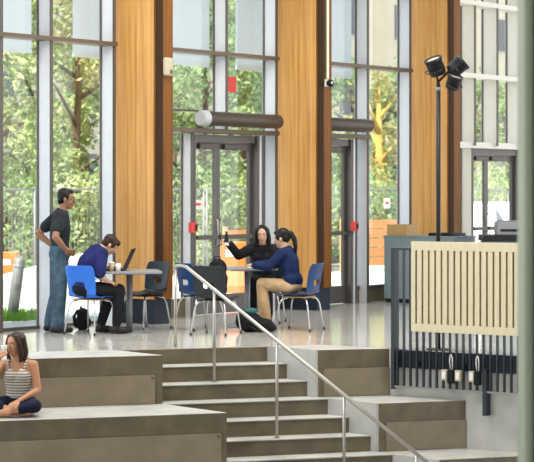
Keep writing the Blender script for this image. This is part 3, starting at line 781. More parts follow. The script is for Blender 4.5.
chair_var(chB, -0.02, 25.25, -100, 'shell chair under the long haired woman behind the second table', M['ink_plastic'], M['ink_plastic'])

def make_table(name, label, x, y, deg, half, zt=0.75):
    t = thing(name, label, 'table', (x, y, 0), R(deg), 'cafe tables on the upper floor')
    bm = bmesh.new()
    pts = []
    r = 0.05
    for cx_, cy_, a0 in ((half - r, half - r, 0), (-half + r, half - r, 90), (-half + r, -half + r, 180), (half - r, -half + r, 270)):
        for k in range(5): pts.append((cx_ + r * math.cos(R(a0 + k * 22.5)), cy_ + r * math.sin(R(a0 + k * 22.5))))
    prism(bm, pts, zt - 0.028, zt); obj('table_top', bm, M['tabletop'], t, bevel=0.004)
    bm = bmesh.new(); tube(bm, [(0, 0, 0.02), (0, 0, zt - 0.03)], 0.038, 16); obj('post', bm, M['grey_post'], t, True)
    bm = bmesh.new(); lathe(bm, [(0.25, 0), (0.255, 0.008), (0.22, 0.018), (0.05, 0.03), (0.04, 0.05)], (0, 0, 0), 32); obj('base', bm, M['grey_post'], t, True)
    bm = bmesh.new(); box(bm, -0.2, 0.2, -0.025, 0.025, zt - 0.05, zt - 0.0285); box(bm, -0.025, 0.025, -0.2, -0.0251, zt - 0.05, zt - 0.0285); box(bm, -0.025, 0.025, 0.0251, 0.2, zt - 0.05, zt - 0.0285); obj('spider', bm, M['grey_post'], t)
    return t
T1 = (-1.67, 23.55); T2 = (-0.25, 24.5)
make_table('cafe_table', 'square grey cafe table with the open laptop on it', *T1, 8, 0.37)
make_table('cafe_table', 'square grey cafe table between the two seated women', *T2, 5, 0.36)

# laptop
t = thing('laptop', 'open black laptop on the cafe table facing the hooded person', 'laptop', (-1.84, 23.52, 0.7503), R(176))
bm = bmesh.new(); box(bm, -0.12, 0.12, -0.165, 0.165, 0, 0.018); obj('keyboard_base', bm, M['screen'], t, bevel=0.004)
bm = bmesh.new()
v = box(bm, -0.006, 0.006, -0.165, 0.165, 0, 0.265)
bmesh.ops.rotate(bm, verts=v, cent=(0, 0, 0), matrix=Matrix.Rotation(R(-24), 3, 'Y')); bmesh.ops.translate(bm, verts=v, vec=(-0.118, 0, 0.022))
obj('screen', bm, M['screen'], t, bevel=0.003)
t = thing('paper_cup', 'kraft paper coffee cup on the laptop table', 'cup', (-1.865, 23.245, 0.7503))
bm = bmesh.new(); lathe(bm, [(0.027, 0), (0.037, 0.10), (0.034, 0.10), (0.025, 0.006)], (0, 0, 0), 20); obj('cup_body', bm, M['cup'], t, True)
bm = bmesh.new(); lathe(bm, [(0.039, 0.1005), (0.039, 0.108), (0.03, 0.115), (0.028, 0.112)], (0, 0, 0), 20); obj('lid', bm, M['white'], t)
t = thing('drinking_glass', 'clear drinking glass next to the paper cup on the laptop table', 'glass', (-1.785, 23.25, 0.7503))
bm = bmesh.new(); lathe(bm, [(0.028, 0), (0.034, 0.095), (0.031, 0.095), (0.025, 0.008)], (0, 0, 0), 20); obj('glass_body', bm, M['paper'], t, True)
t = thing('paper_sheets', 'white sheets of paper on the table between the women', 'paper', (-0.18, 24.35, 0.7503), R(20))
bm = bmesh.new(); box(bm, -0.105, 0.105, -0.148, 0.148, 0, 0.004); obj('top_sheet', bm, M['paper'], t)

# bags
def backpack(label, loc, rz, w, d, h, tilt=0.0, pocket='black_fabric', flat=False):
    t = thing('backpack', label, 'bag', loc, rz, 'dark backpacks')
    rot = Matrix.Rotation(tilt, 3, 'Y')
    def p(x, y, z): return rot @ Vector((x, y, z))
    bm = bmesh.new()
    for z, kx, ky in ((0.18, 0.85, 0.95), (0.45, 1.0, 1.0), (0.75, 0.85, 0.9)):
        ball(bm, p(0, 0, h * z), (d * 0.5 * kx, w * 0.5 * ky, h * 0.26), rot, 16)
    b = blob('bag_body', bm, M['black_fabric'], t, 0.014, 5)
    bm = bmesh.new(); ball(bm, p(d * 0.42, 0, h * 0.32), (d * 0.22, w * 0.36, h * 0.22), rot, 16); obj('front_pocket', bm, M[pocket], t, True)
    bm = bmesh.new(); tube(bm, [p(-0.02, -0.04, h * 0.93), p(-0.02, -0.035, h * 1.06), p(-0.02, 0.035, h * 1.06), p(-0.02, 0.04, h * 0.93)], 0.009, 8); obj('handle', bm, M['black_fabric'], t, True)
    for s in (-1, 1):
        bm = bmesh.new(); tube(bm, [p(-d * 0.35, s * w * 0.25, h * 0.9), p(-d * 0.62, s * w * 0.28, h * 0.6), p(-d * 0.55, s * w * 0.32, h * 0.25), p(-d * 0.35, s * w * 0.36, h * 0.1)], 0.014, 8); obj('strap', bm, M['black_fabric'], t, True)
    return t
backpack('black backpack resting on the charcoal chair, top showing over its backrest', (-0.59, 23.30, 0.46), R(70), 0.26, 0.18, 0.44)
# slumped rucksack on the floor
t = thing('rucksack', 'black rucksack slumped on the floor by the khaki trousers', 'bag', (-0.17, 23.62, 0))
bm = bmesh.new()
for c, r in (((-0.05, 0, 0.12), (0.17, 0.13, 0.125)), ((0.1, 0.0, 0.085), (0.16, 0.12, 0.085)), ((-0.12, 0.02, 0.17), (0.09, 0.1, 0.10)), ((0.2, -0.01, 0.055), (0.09, 0.08, 0.055))):
    ball(bm, c, r, seg=16)
blob('bag_body', bm, M['black_fabric'], t, 0.014, 5)
bm = bmesh.new(); ball(bm, (-0.03, -0.03, 0.255), (0.09, 0.06, 0.04), seg=14); obj('teal_scarf', bm, M['teal_fabric'], t, True)
bm = bmesh.new(); tube(bm, [(0.1, -0.11, 0.12), (0.2, -0.15, 0.03), (0.08, -0.17, 0.015), (-0.06, -0.13, 0.08)], 0.012, 8); obj('strap', bm, M['black_fabric'], t, True)
backpack('dark backpack on the floor behind the blue chair near the glass', (-2.28, 23.98, 0), R(0), 0.24, 0.17, 0.27)

# ------------------------------------------------------------------ people
V = Vector
def rotm(yaw=0, pitch=0, roll=0):
    return Matrix.Rotation(R(yaw), 3, 'Z') @ Matrix.Rotation(R(pitch), 3, 'Y') @ Matrix.Rotation(R(roll), 3, 'X')

def head_shapes(bm, c, rot, k=1.0):
    def b(p, r): ball(bm, V(c) + rot @ (V(p) * k), tuple(x * k for x in r), rot, 18)
    b((-0.012, 0, 0.03), (0.098, 0.076, 0.088)); b((0.025, 0, -0.03), (0.062, 0.06, 0.085)); b((0.052, 0, -0.088), (0.034, 0.036, 0.028))
    b((0.072, 0, 0.026), (0.02, 0.048, 0.014)); b((0.082, 0, -0.058), (0.013, 0.024, 0.013))
    for s in (-1, 1): b((-0.008, s * 0.077, -0.012), (0.02, 0.011, 0.031)); b((0.055, s * 0.035, -0.03), (0.026, 0.022, 0.024))
    limb(bm, [V(c) + rot @ (V((0.084, 0, 0.012)) * k), V(c) + rot @ (V((0.107, 0, -0.028)) * k)], [0.009 * k, 0.0145 * k], 10)

def face_parts(root, c, rot, k=1.0):
    for s in (-1, 1):
        bm = bmesh.new(); ball(bm, V(c) + rot @ (V((0.0815, s * 0.031, 0.004)) * k), tuple(x * k for x in (0.011, 0.015, 0.009)), rot, 10); e = obj('eye', bm, M['eye'], root, True)
        bm = bmesh.new(); ball(bm, V(c) + rot @ (V((0.0895, s * 0.031, 0.004)) * k), tuple(x * k for x in (0.005, 0.0075, 0.0075)), rot, 8); obj('iris', bm, M['iris'], e, True)
        bm = bmesh.new(); limb(bm, [V(c) + rot @ (V((0.088, s * 0.014, 0.03)) * k), V(c) + rot @ (V((0.08, s * 0.05, 0.031)) * k)], [0.005 * k, 0.004 * k], 6); obj('eyebrow', bm, M['hair_black'], root, True)
    bm = bmesh.new(); ball(bm, V(c) + rot @ (V((0.0915, 0, -0.058)) * k), tuple(x * k for x in (0.007, 0.023, 0.009)), rot, 10); obj('lips', bm, M['lip'], root, True)

def hand_shapes(bm, wrist, d, nrm, side, curl=25, k=1.0, spread=4, thumb_close=0.5):
    """palm, four unequal fingers bent at the knuckles and a thumb off the side of the palm. nrm is the palm direction."""
    d = V(d).normalized(); nrm = V(nrm); nrm = (nrm - d * nrm.dot(d)).normalized(); s = d.cross(nrm).normalized() * side
    w = V(wrist)
    m3 = Matrix((d, s, nrm)).transposed()
    limb(bm, [w, w + d * 0.03 * k], [0.026 * k, 0.026 * k], 12)
    ball(bm, w + d * 0.05 * k, (0.05 * k, 0.041 * k, 0.0165 * k), m3, 14)
    for i, (off, L) in enumerate(((0.031, 0.072), (0.0105, 0.081), (-0.0105, 0.075), (-0.030, 0.058))):
        p = w + (d * 0.082 + s * off - nrm * 0.0) * k
        q = w + (d * 0.05 + s * off * 0.8) * k
        pts = [q, p]; a = curl
        for f in (0.46, 0.31, 0.23):
            dd = d * math.cos(R(a)) + nrm * math.sin(R(a)) + s * (off * spread)
            p = p + dd.normalized() * (L * f * k); pts.append(p); a += curl * 1.25
        limb(bm, pts, [0.0105 * k, 0.0105 * k, 0.0095 * k, 0.0088 * k, 0.0078 * k], 8)
    b0 = w + (d * 0.022 + s * 0.022) * k
    b1 = b0 + (d * 0.028 + s * 0.03 + nrm * 0.008) * k
    b2 = b1 + (d * 0.03 + s * 0.012 * (1 - thumb_close) + nrm * (0.012 + 0.012 * thumb_close)) * k
    b3 = b2 + (d * 0.022 - s * 0.01 * thumb_close + nrm * 0.012) * k
    limb(bm, [b0, b1, b2, b3], [0.017 * k, 0.0135 * k, 0.0115 * k, 0.009 * k], 8)

def torso_secs(J, grow, bw, lo=0.0, hi=1.0):
    pel, wai, che, sho, nek = (V(J[k]) for k in ('pelvis', 'waist', 'chest', 'shoulders', 'neck'))
    P = [pel, wai, che, sho, nek]
    dims = [(0.165, 0.115), (0.138, 0.098), (0.162, 0.115), (0.165, 0.088), (0.062, 0.058)]
    secs = []
    for i, p in enumerate(P):
        d = (P[min(i + 1, 4)] - P[max(i - 1, 0)]).normalized()
        side = V(J.get('side', (0, 1, 0))).normalized(); fr = side.cross(d).normalized(); side = d.cross(fr).normalized()
        secs.append((p, side, fr, dims[i][0] * bw + grow, dims[i][1] * bw + grow))
    out = []
    for a, b in zip(secs, secs[1:]):
        for t in (0, 0.34, 0.67):
            out.append((a[0].lerp(b[0], t), a[1].lerp(b[1], t).normalized(), a[2].lerp(b[2], t).normalized(), a[3] + (b[3] - a[3]) * (t * t * (3 - 2 * t)), a[4] + (b[4] - a[4]) * t))
    out.append(secs[-1])
    n = len(out)
    return out[int(lo * (n - 1)): int(round(hi * (n - 1))) + 1]

def person(label, loc, yaw, J, skin, k_head=1.0, bw=1.0, female=False):
    """the body: one continuous skin from head to feet"""
    bm = bmesh.new()
    loft(bm, torso_secs(J, 0, bw))
    ball(bm, J['pelvis'], (0.12 * bw, 0.165 * bw, 0.11 * bw), seg=18)
    if female:
        ch = V(J['chest']); fr = V(J['front']) if 'front' in J else V((1, 0, 0))
        sd = V(J.get('side', (0, 1, 0)))
        for s in (-1, 1): ball(bm, ch + fr * 0.085 * bw + sd * (s * 0.07 * bw) + V((0, 0, 0.01)), 0.06 * bw, seg=14)
    hc = V(J['head']); hr_ = J['head_rot']
    limb(bm, [V(J['neck']) - V((0, 0, 0.04)), V(J['neck']), hc + hr_ @ V((-0.02, 0, -0.06)) * k_head], [0.06, 0.055, 0.052], 14)
    head_shapes(bm, hc, hr_, k_head)
    for s in ('l', 'r'):
        sh, el, wr = V(J['sho_' + s]), V(J['elb_' + s]), V(J['wri_' + s])
        limb(bm, [V(J['shoulders']).lerp(sh, 0.5), sh, sh.lerp(el, 0.5), el, el.lerp(wr, 0.35), wr], [0.06 * bw, 0.056 * bw, 0.049 * bw, 0.040 * bw, 0.041 * bw, 0.027 * bw])
        h = J['hand_' + s]
        hand_shapes(bm, wr, h[0], h[1], 1 if s == 'l' else -1, h[2] if len(h) > 2 else 22, J.get('hand_k', 1.0))
        hp, kn, an = V(J['hip_' + s]), V(J['kne_' + s]), V(J['ank_' + s])
        limb(bm, [hp, hp.lerp(kn, 0.5), kn, kn.lerp(an, 0.3), an], [0.088 * bw, 0.075 * bw, 0.056 * bw, 0.055 * bw, 0.036 * bw])
        td = V(J['toe_' + s]).normalized()
        limb(bm, [an - td * 0.04 + V(J.get('sole', (0, 0, -0.05))), an + td * 0.09 + V(J.get('sole', (0, 0, -0.05))) * 1.05, an + td * 0.155 + V(J.get('sole', (0, 0, -0.05))) * 1.15], [0.036, 0.034, 0.026], 12)
    o = blob('person', bm, skin, None, 0.0075, 3)
    o.location = loc; o.rotation_euler = (0, 0, R(yaw))
    tag(o, label, 'person')
    face_parts(o, hc, hr_, k_head)
    return o

def shirt(root, J, m, bw, frac, lo=0.08, hi=0.97, grow=0.014, name='shirt', loose=0.0, female=False, hem=0.0):
    bm = bmesh.new()
    if hem > 0: ball(bm, V(J['pelvis']) + V((-0.005, 0, 0.06)), (0.12 * bw + hem, 0.165 * bw + hem, 0.115 * bw + hem), seg=18)
    loft(bm, torso_secs(J, grow, bw, lo, hi))
    if female:
        ch = V(J['chest']); fr = V(J['front']) if 'front' in J else V((1, 0, 0)); sd = V(J.get('side', (0, 1, 0)))
        for s in (-1, 1): ball(bm, ch + fr * 0.085 * bw + sd * (s * 0.07 * bw) + V((0, 0, 0.01)), 0.06 * bw + grow, seg=14)
    for s in ('l', 'r'):
        if frac <= 0: continue
        sh, el, wr = V(J['sho_' + s]), V(J['elb_' + s]), V(J['wri_' + s])
        g = grow + loose
        pts = [V(J['shoulders']).lerp(sh, 0.5), sh]; rr = [0.06 * bw + g, 0.058 * bw + g]
        if frac <= 1: pts.append(sh.lerp(el, frac)); rr.append(0.052 * bw + g)
        else:
            pts += [sh.lerp(el, 0.5), el, el.lerp(wr, frac - 1)]; rr += [0.052 * bw + g, 0.044 * bw + g, 0.034 * bw + g]
        limb(bm, pts, rr)
    return blob(name, bm, m, root, 0.01, 4)

def trousers(root, J, m, bw, frac, grow=0.014, name='trousers', flare=0.0):
    bm = bmesh.new()
    loft(bm, torso_secs(J, grow, bw, 0.0, 0.2)); ball(bm, J['pelvis'], (0.12 * bw + grow, 0.165 * bw + grow, 0.11 * bw + grow), seg=18)
    for s in ('l', 'r'):
        hp, kn, an = V(J['hip_' + s]), V(J['kne_' + s]), V(J['ank_' + s])
        pts = [hp, hp.lerp(kn, 0.5)]; rr = [0.09 * bw + grow, 0.078 * bw + grow]
        if frac <= 1: pts.append(hp.lerp(kn, frac)); rr.append(0.066 * bw + grow)
        else:
            pts += [kn, kn.lerp(an, (frac - 1) * 0.5), kn.lerp(an, frac - 1)]; rr += [0.06 * bw + grow, 0.058 * bw + grow + flare * 0.5, 0.046 * bw + grow + flare]
        limb(bm, pts, rr)
    return blob(name, bm, m, root, 0.01, 4)

def shoes(root, J, m):
    for s in ('l', 'r'):
        an = V(J['ank_' + s]); td = V(J['toe_' + s]).normalized(); so = V(J.get('sole', (0, 0, -0.05)))
        bm = bmesh.new()
        limb(bm, [an - td * 0.045 + so * 0.9, an + td * 0.09 + so * 1.0, an + td * 0.165 + so * 1.1], [0.046, 0.045, 0.035], 12)
        limb(bm, [an + so * 0.9, an + so * 0.1], [0.045, 0.046], 12)
        blob('shoe', bm, m, root, 0.009, 3)

def hair(root, c, rot, m, style, k=1.0):
    bm = bmesh.new(); c = V(c)
    def P(p): return c + rot @ (V(p) * k)
    def b(p, r): ball(bm, P(p), tuple(x * k for x in r), rot, 18)
    b((-0.03, 0, 0.052), (0.098, 0.084, 0.083)); b((-0.055, 0, 0.0), (0.062, 0.08, 0.075))
    if style == 'short':
        b((0.02, 0, 0.095), (0.055, 0.06, 0.035)); b((-0.075, 0, -0.03), (0.035, 0.062, 0.05))
        for s in (-1, 1): b((0.005, s * 0.068, 0.03), (0.03, 0.014, 0.04))
    if style == 'fringe':
        b((0.045, 0, 0.085), (0.05, 0.068, 0.04)); b((0.07, 0.01, 0.07), (0.025, 0.055, 0.025)); b((-0.075, 0, -0.03), (0.035, 0.062, 0.05))
        for s in (-1, 1): b((0.02, s * 0.07, 0.03), (0.04, 0.014, 0.05))
    if style in ('long', 'shoulder'):
        L = -0.27 if style == 'long' else -0.16
        for s in (-1, 1):
            limb(bm, [P((0.03, s * 0.05, 0.085)), P((0.03, s * 0.082, 0.02)), P((0.015, s * 0.088, -0.08)), P((0.02, s * 0.09, L))], [0.025 * k, 0.024 * k, 0.028 * k, 0.018 * k], 10)
            limb(bm, [P((-0.04, s * 0.06, 0.05)), P((-0.05, s * 0.075, -0.08)), P((-0.05, s * 0.07, L))], [0.045 * k, 0.045 * k, 0.025 * k], 10)
        limb(bm, [P((-0.08, 0, 0.03)), P((-0.09, 0, -0.1)), P((-0.085, 0, L - 0.01))], [0.05 * k, 0.052 * k, 0.03 * k], 10)
    if style == 'pony':
        for s in (-1, 1): b((0.01, s * 0.07, 0.03), (0.05, 0.014, 0.055))
        b((0.035, 0, 0.092), (0.05, 0.06, 0.03))
        limb(bm, [P((-0.105, 0, 0.05)), P((-0.145, 0, 0.03)), P((-0.165, 0, -0.05)), P((-0.155, 0, -0.15)), P((-0.135, 0, -0.25))], [0.03 * k, 0.034 * k, 0.036 * k, 0.03 * k, 0.012 * k], 12)
    return blob('hair', bm, m, root, 0.009, 3)

# man standing with hands on hips
J = dict(pelvis=(0.0, 0, 0.95), waist=(0.005, 0, 1.10), chest=(0.01, 0, 1.27), shoulders=(0.015, 0, 1.42), neck=(0.04, 0, 1.49), head=(0.085, -0.01, 1.615), head_rot=rotm(-14, 8),
         sho_l=(0.0, 0.185, 1.41), sho_r=(0.0, -0.185, 1.41), elb_l=(-0.235, 0.30, 1.19), elb_r=(-0.085, -0.315, 1.165), wri_l=(-0.06, 0.215, 1.04), wri_r=(0.05, -0.215, 1.01),
         hand_l=((0.8, -0.35, -0.35), (0.1, -1, -0.1), 12), hand_r=((0.85, 0.3, -0.35), (0.1, 1, -0.1), 12),
         hip_l=(0.0, 0.09, 0.92), hip_r=(0.0, -0.09, 0.92), kne_l=(-0.02, 0.115, 0.51), kne_r=(0.0, -0.11, 0.51), ank_l=(-0.10, 0.135, 0.093), ank_r=(-0.045, -0.125, 0.093),
         toe_l=(1, 0.2, 0), toe_r=(1, -0.22, 0))
p = person('person standing in a black t-shirt and blue jeans with hands on hips', (-2.515, 23.53, 0), 12, J, M['skinA'], 1.0, 1.02)
shirt(p, J, M['tee'], 0.97, 0.62, lo=0.16, name='t_shirt', loose=0.008); trousers(p, J, M['jeans'], 0.97, 1.95, 0.017, 'jeans', 0.022); shoes(p, J, M['shoe']); hair(p, J['head'], J['head_rot'], M['hair_black'], 'short')
bm = bmesh.new()
for s in (-1, 1):
    hc, hq = V(J['head']), J['head_rot']
    tube(bm, [hc + hq @ V((0.0, s * 0.083, 0.005)), hc + hq @ V((0.095, s * 0.06, 0.008))], 0.003, 6)
    tube(bm, [hc + hq @ V((0.1 - 0.012 * abs(math.cos(a)), s * 0.033 + 0.022 * math.cos(a), 0.0 + 0.016 * math.sin(a))) for a in [2 * PI * i / 10 for i in range(11)]], 0.0025, 6)
obj('glasses', bm, M['black_metal'], p)

# hooded person crouched over the laptop
J = dict(pelvis=(-0.06, 0, 0.56), waist=(-0.04, 0, 0.69), chest=(0.03, 0, 0.86), shoulders=(0.13, 0, 0.985), neck=(0.19, 0, 1.025), head=(0.29, -0.01, 1.06), head_rot=rotm(-14, 42),
         sho_l=(0.14, 0.17, 0.965), sho_r=(0.13, -0.17, 0.965), elb_l=(0.22, 0.24, 0.73), elb_r=(0.08, -0.225, 0.72), wri_l=(0.36, 0.12, 0.80), wri_r=(0.20, -0.17, 0.635),
         hand_l=((1, -0.2, 0.0), (0, 0, -1), 15), hand_r=((1, 0.25, -0.15), (0, 0.2, -1), 15),
         hip_l=(-0.03, 0.09, 0.535), hip_r=(-0.03, -0.09, 0.535), kne_l=(0.36, 0.13, 0.53), kne_r=(0.37, -0.12, 0.53), ank_l=(0.22, 0.13, 0.093), ank_r=(0.33, -0.13, 0.093),
         toe_l=(1, 0.1, 0), toe_r=(1, -0.1, 0), hand_k=0.92)
p = person('person in a navy hooded top leaning over the laptop table, sitting on the blue chair', (-2.16, 23.26, 0), 24, J, M['skinB'], 0.95, 0.95)
shirt(p, J, M['hoodie'], 0.95, 0.9, lo=0.05, grow=0.018, name='hooded_top', loose=0.008); trousers(p, J, M['black_cloth'], 0.95, 1.92, 0.014); shoes(p, J, M['shoe']); hair(p, J['head'], J['head_rot'], M['hair_brown'], 'fringe', 0.95)
bm = bmesh.new(); limb(bm, [V((0.15, 0.09, 1.02)), V((0.09, 0.05, 1.025)), V((0.07, 0, 1.025)), V((0.09, -0.05, 1.025)), V((0.15, -0.09, 1.02))], [0.03, 0.038, 0.042, 0.038, 0.03], 10); blob('hood', bm, M['hoodie'], p, 0.01, 4)

# woman with long hair behind the second table (faces the camera)
J = dict(pelvis=(-0.06, 0, 0.56), waist=(-0.03, 0, 0.69), chest=(0.0, 0, 0.84), shoulders=(0.03, 0, 0.965), neck=(0.05, 0, 1.03), head=(0.10, 0.0, 1.145), head_rot=rotm(6, 10, 4),
         sho_l=(0.03, 0.165, 0.95), sho_r=(0.03, -0.165, 0.955), elb_l=(0.17, 0.20, 0.77), elb_r=(0.16, -0.30, 0.88), wri_l=(0.36, 0.06, 0.79), wri_r=(0.30, -0.40, 1.03),
         hand_l=((0.9, -0.5, 0.0), (0, 0, -1), 15), hand_r=((0.25, -0.5, 0.8), (0.6, 0.3, 0.0), 45),
         hip_l=(-0.03, 0.085, 0.535), hip_r=(-0.03, -0.085, 0.535), kne_l=(0.36, 0.10, 0.53), kne_r=(0.36, -0.10, 0.53), ank_l=(0.28, 0.11, 0.093), ank_r=(0.26, -0.11, 0.093),
         toe_l=(1, 0.1, 0), toe_r=(1, -0.1, 0), hand_k=0.9)
wy = -97
p = person('person with long black hair and black jacket behind the table, arm stretched out', (-0.05, 25.2, 0), wy, J, M['skinB'], 0.95, 0.88, True)
shirt(p, J, M['black_cloth'], 0.88, 1.92, lo=0.04, grow=0.018, name='jacket', loose=0.006, female=True); trousers(p, J, M['black_cloth'], 0.88, 1.92); shoes(p, J, M['shoe']); hair(p, J['head'], J['head_rot'], M['hair_black'], 'long', 0.95)
# bottle held in her raised hand
hw = V((-0.05, 25.2, 0)) + Matrix.Rotation(R(wy), 3, 'Z') @ (V(J['wri_r']) + V((0.25, -0.5, 0.8)).normalized() * 0.085 + V((0.038, 0.015, 0.0)))
t = thing('drink_bottle', 'dark drink bottle held up in the outstretched hand at the second table', 'bottle', (hw.x, hw.y, hw.z - 0.1))
bm = bmesh.new(); lathe(bm, [(0.026, 0), (0.030, 0.01), (0.030, 0.13), (0.014, 0.17), (0.013, 0.195)], (0, 0, 0), 18); obj('bottle_body', bm, M['black_metal'], t, True)
bm = bmesh.new(); lathe(bm, [(0.016, 0.1955), (0.016, 0.215), (0.01, 0.22)], (0, 0, 0), 14); obj('cap', bm, M['white'], t)
bm = bmesh.new(); lathe(bm, [(0.0306, 0.012), (0.0306, 0.05)], (0, 0, 0), 18); obj('label_band', bm, M['white'], t)

# woman with ponytail on the navy chair (faces left)
J = dict(pelvis=(0.03, 0, 0.555), waist=(0.045, 0, 0.69), chest=(0.07, 0, 0.84), shoulders=(0.10, 0, 0.965), neck=(0.125, 0, 1.02), head=(0.17, 0.0, 1.125), head_rot=rotm(2, 16),
         sho_l=(0.11, 0.155, 0.945), sho_r=(0.11, -0.155, 0.945), elb_l=(0.27, 0.215, 0.78), elb_r=(0.30, -0.17, 0.80), wri_l=(0.50, 0.10, 0.795), wri_r=(0.52, -0.06, 0.80),
         hand_l=((1, -0.1, 0.0), (0, 0, -1), 12), hand_r=((1, 0.1, 0.0), (0, 0, -1), 12),
         hip_l=(0.05, 0.085, 0.54), hip_r=(0.05, -0.085, 0.54), kne_l=(0.40, 0.09, 0.575), kne_r=(0.46, -0.07, 0.54), ank_l=(0.33, 0.06, 0.093), ank_r=(0.44, -0.09, 0.093),
         toe_l=(1, 0.15, 0), toe_r=(1, -0.1, 0), hand_k=0.9)
p = person('person with a black ponytail and navy sweater leaning on the table from the right', (0.34, 23.90, 0), 160, J, M['skinB'], 0.95, 0.9, True)
shirt(p, J, M['navy_knit'], 0.9, 1.93, lo=0.0, grow=0.016, name='sweater', female=True, hem=0.018); trousers(p, J, M['khaki'], 0.9, 1.88, 0.012, 'khaki_trousers'); shoes(p, J, M['shoe']); hair(p, J['head'], J['head_rot'], M['hair_black'], 'pony', 0.95)

# woman sitting cross-legged on the lower bench, drinking
J = dict(pelvis=(-0.05, 0, 0.105), waist=(-0.03, 0, 0.235), chest=(0.0, 0, 0.39), shoulders=(0.0, 0, 0.505), neck=(0.012, 0, 0.56), head=(0.045, -0.02, 0.70), head_rot=rotm(-32, 4),
         sho_l=(-0.005, 0.152, 0.495), sho_r=(0.0, -0.152, 0.50), elb_l=(0.02, 0.205, 0.25), elb_r=(0.19, -0.235, 0.33), wri_l=(0.22, 0.06, 0.155), wri_r=(0.19, -0.15, 0.565),
         hand_l=((0.8, -0.6, -0.25), (-0.2, 0, -1), 25), hand_r=((-0.15, 0.35, 0.9), (-0.5, 0.6, 0.0), 45),
         hip_l=(-0.02, 0.09, 0.10), hip_r=(-0.02, -0.09, 0.10), kne_l=(0.21, 0.225, 0.11), kne_r=(0.21, -0.24, 0.11), ank_l=(0.31, -0.06, 0.06), ank_r=(0.22, 0.02, 0.06),
         toe_l=(0.1, -1, -0.02), toe_r=(0.15, 1, -0.02), sole=(0.0, 0, -0.012), hand_k=0.92)
WX, WY_, WZ = -2.48, 19.36, -H3
p = person('person in a striped sleeveless top sitting cross-legged on the wide bench, drinking', (WX, WY_, WZ), -98, J, M['skinC'], 0.96, 0.87, True)
shirt(p, J, M['stripe'], 0.87, 0, lo=0.05, hi=0.62, grow=0.012, name='striped_top', female=True)
bm = bmesh.new()
for s in (-1, 1): tube(bm, [(0.10, s * 0.075, 0.42), (0.06, s * 0.09, 0.52), (-0.01, s * 0.095, 0.575), (-0.09, s * 0.085, 0.50), (-0.1, s * 0.08, 0.42)], 0.012, 8)
obj('shoulder_straps', bm, M['stripe'], p, True)
trousers(p, J, M['navy_pants'], 0.87, 1.45, 0.016, 'leggings'); hair(p, J['head'], J['head_rot'], M['hair_brown'], 'shoulder', 0.98)
cw = V((WX, WY_, WZ)) + Matrix.Rotation(R(-98), 3, 'Z') @ V((0.165, -0.10, 0.62))
t = thing('drink_carton', 'small white drink cup held at the mouth of the seated drinker', 'cup', tuple(cw))
bm = bmesh.new(); lathe(bm, [(0.024, 0), (0.030, 0.075), (0.028, 0.08), (0.02, 0.08)], (0, 0, 0), 16); obj('cup_body', bm, M['paper'], t, True)

# ------------------------------------------------------------------ outside
bm = bmesh.new(); prism(bm, [tuple(FW(-40, -0.06)[:2]), tuple(FW(60, -0.06)[:2]), tuple(FW(60, -9.4)[:2]), tuple(FW(-40, -9.4)[:2])], -0.3, -0.03)
o = obj('pavement', bm, M['pave']); o['kind'] = 'structure'
bm = bmesh.new(); prism(bm, [tuple(FW(-40, -9.4)[:2]), tuple(FW(60, -9.4)[:2]), tuple(FW(60, -60)[:2]), tuple(FW(-40, -60)[:2])], -0.3, -0.03)
o = obj('planting_bed', bm, M['soil']); o['kind'] = 'structure'
bm = bmesh.new(); prism(bm, [tuple(FW(-6, -0.07)[:2]), tuple(FW(c1 + 1, -0.07)[:2]), tuple(FW(c1 + 1, -1.3)[:2]), tuple(FW(-6, -1.3)[:2])], -0.03, -0.02)
o = obj('gravel_strip', bm, M['gravel']); o['kind'] = 'structure'
# grass patch around the post
def leaf_cloud(bm_verts, faces, c, size, elong=1.6):
    n = V((random.gauss(0, 1), random.gauss(0, 1), random.gauss(0, 1))).normalized(); a, b = basis(n)
    t = random.uniform(0, 2 * PI); a, b = a * math.cos(t) + b * math.sin(t), b * math.cos(t) - a * math.sin(t)
    i = len(bm_verts)
    bm_verts += [c - a * size * elong * 0.5, c - b * size * 0.4 + n * size * 0.08, c + a * size * elong * 0.5, c + b * size * 0.4 + n * size * 0.08]
    faces.append((i, i + 1, i + 2, i + 3))
def raw(name, vs, fs, m, parent=None):
    me = bpy.data.meshes.new(name); me.from_pydata([tuple(v) for v in vs], [], fs); me.materials.append(m)
    o = bpy.data.objects.new(name, me); COL.objects.link(o)
    if parent: o.parent = parent
    return o
vs, fs = [], []
gc = at(12, 26.4)
for k in range(1600):
    a = random.uniform(0, 2 * PI); r_ = math.sqrt(random.random())
    x, y = gc.x - 0.15 + 0.75 * r_ * math.cos(a), gc.y + 0.75 * r_ * math.sin(a) + 0.15
    h = random.uniform(0.04, 0.12); w_ = 0.012; t = random.uniform(0, PI)
    i = len(vs); vs += [(x - w_ * math.cos(t), y - w_ * math.sin(t), -0.03), (x + w_ * math.cos(t), y + w_ * math.sin(t), -0.03), (x + random.uniform(-.03, .03), y + random.uniform(-.03, .03), h)]
    fs.append((i, i + 1, i + 2))
o = raw('grass', vs, fs, M['grass']); tag(o, 'small patch of green grass outside around the leaning grey bollard', 'grass', None, 'stuff')
t = thing('bollard', 'grey round bollard leaning to the right outside the leftmost window', 'bollard', (gc.x, gc.y, -0.03))
bm = bmesh.new(); tube(bm, [(0, 0, 0), (0.105, 0, 0.80), (0.11, 0, 0.83)], [0.075, 0.075, 0.055], 20); obj('post', bm, M['galv'], t, True)
bm = bmesh.new(); tube(bm, [(0.09, 0, 0.70), (0.094, 0, 0.73)], 0.078, 20); obj('band', bm, M['grey_post'], t, True)

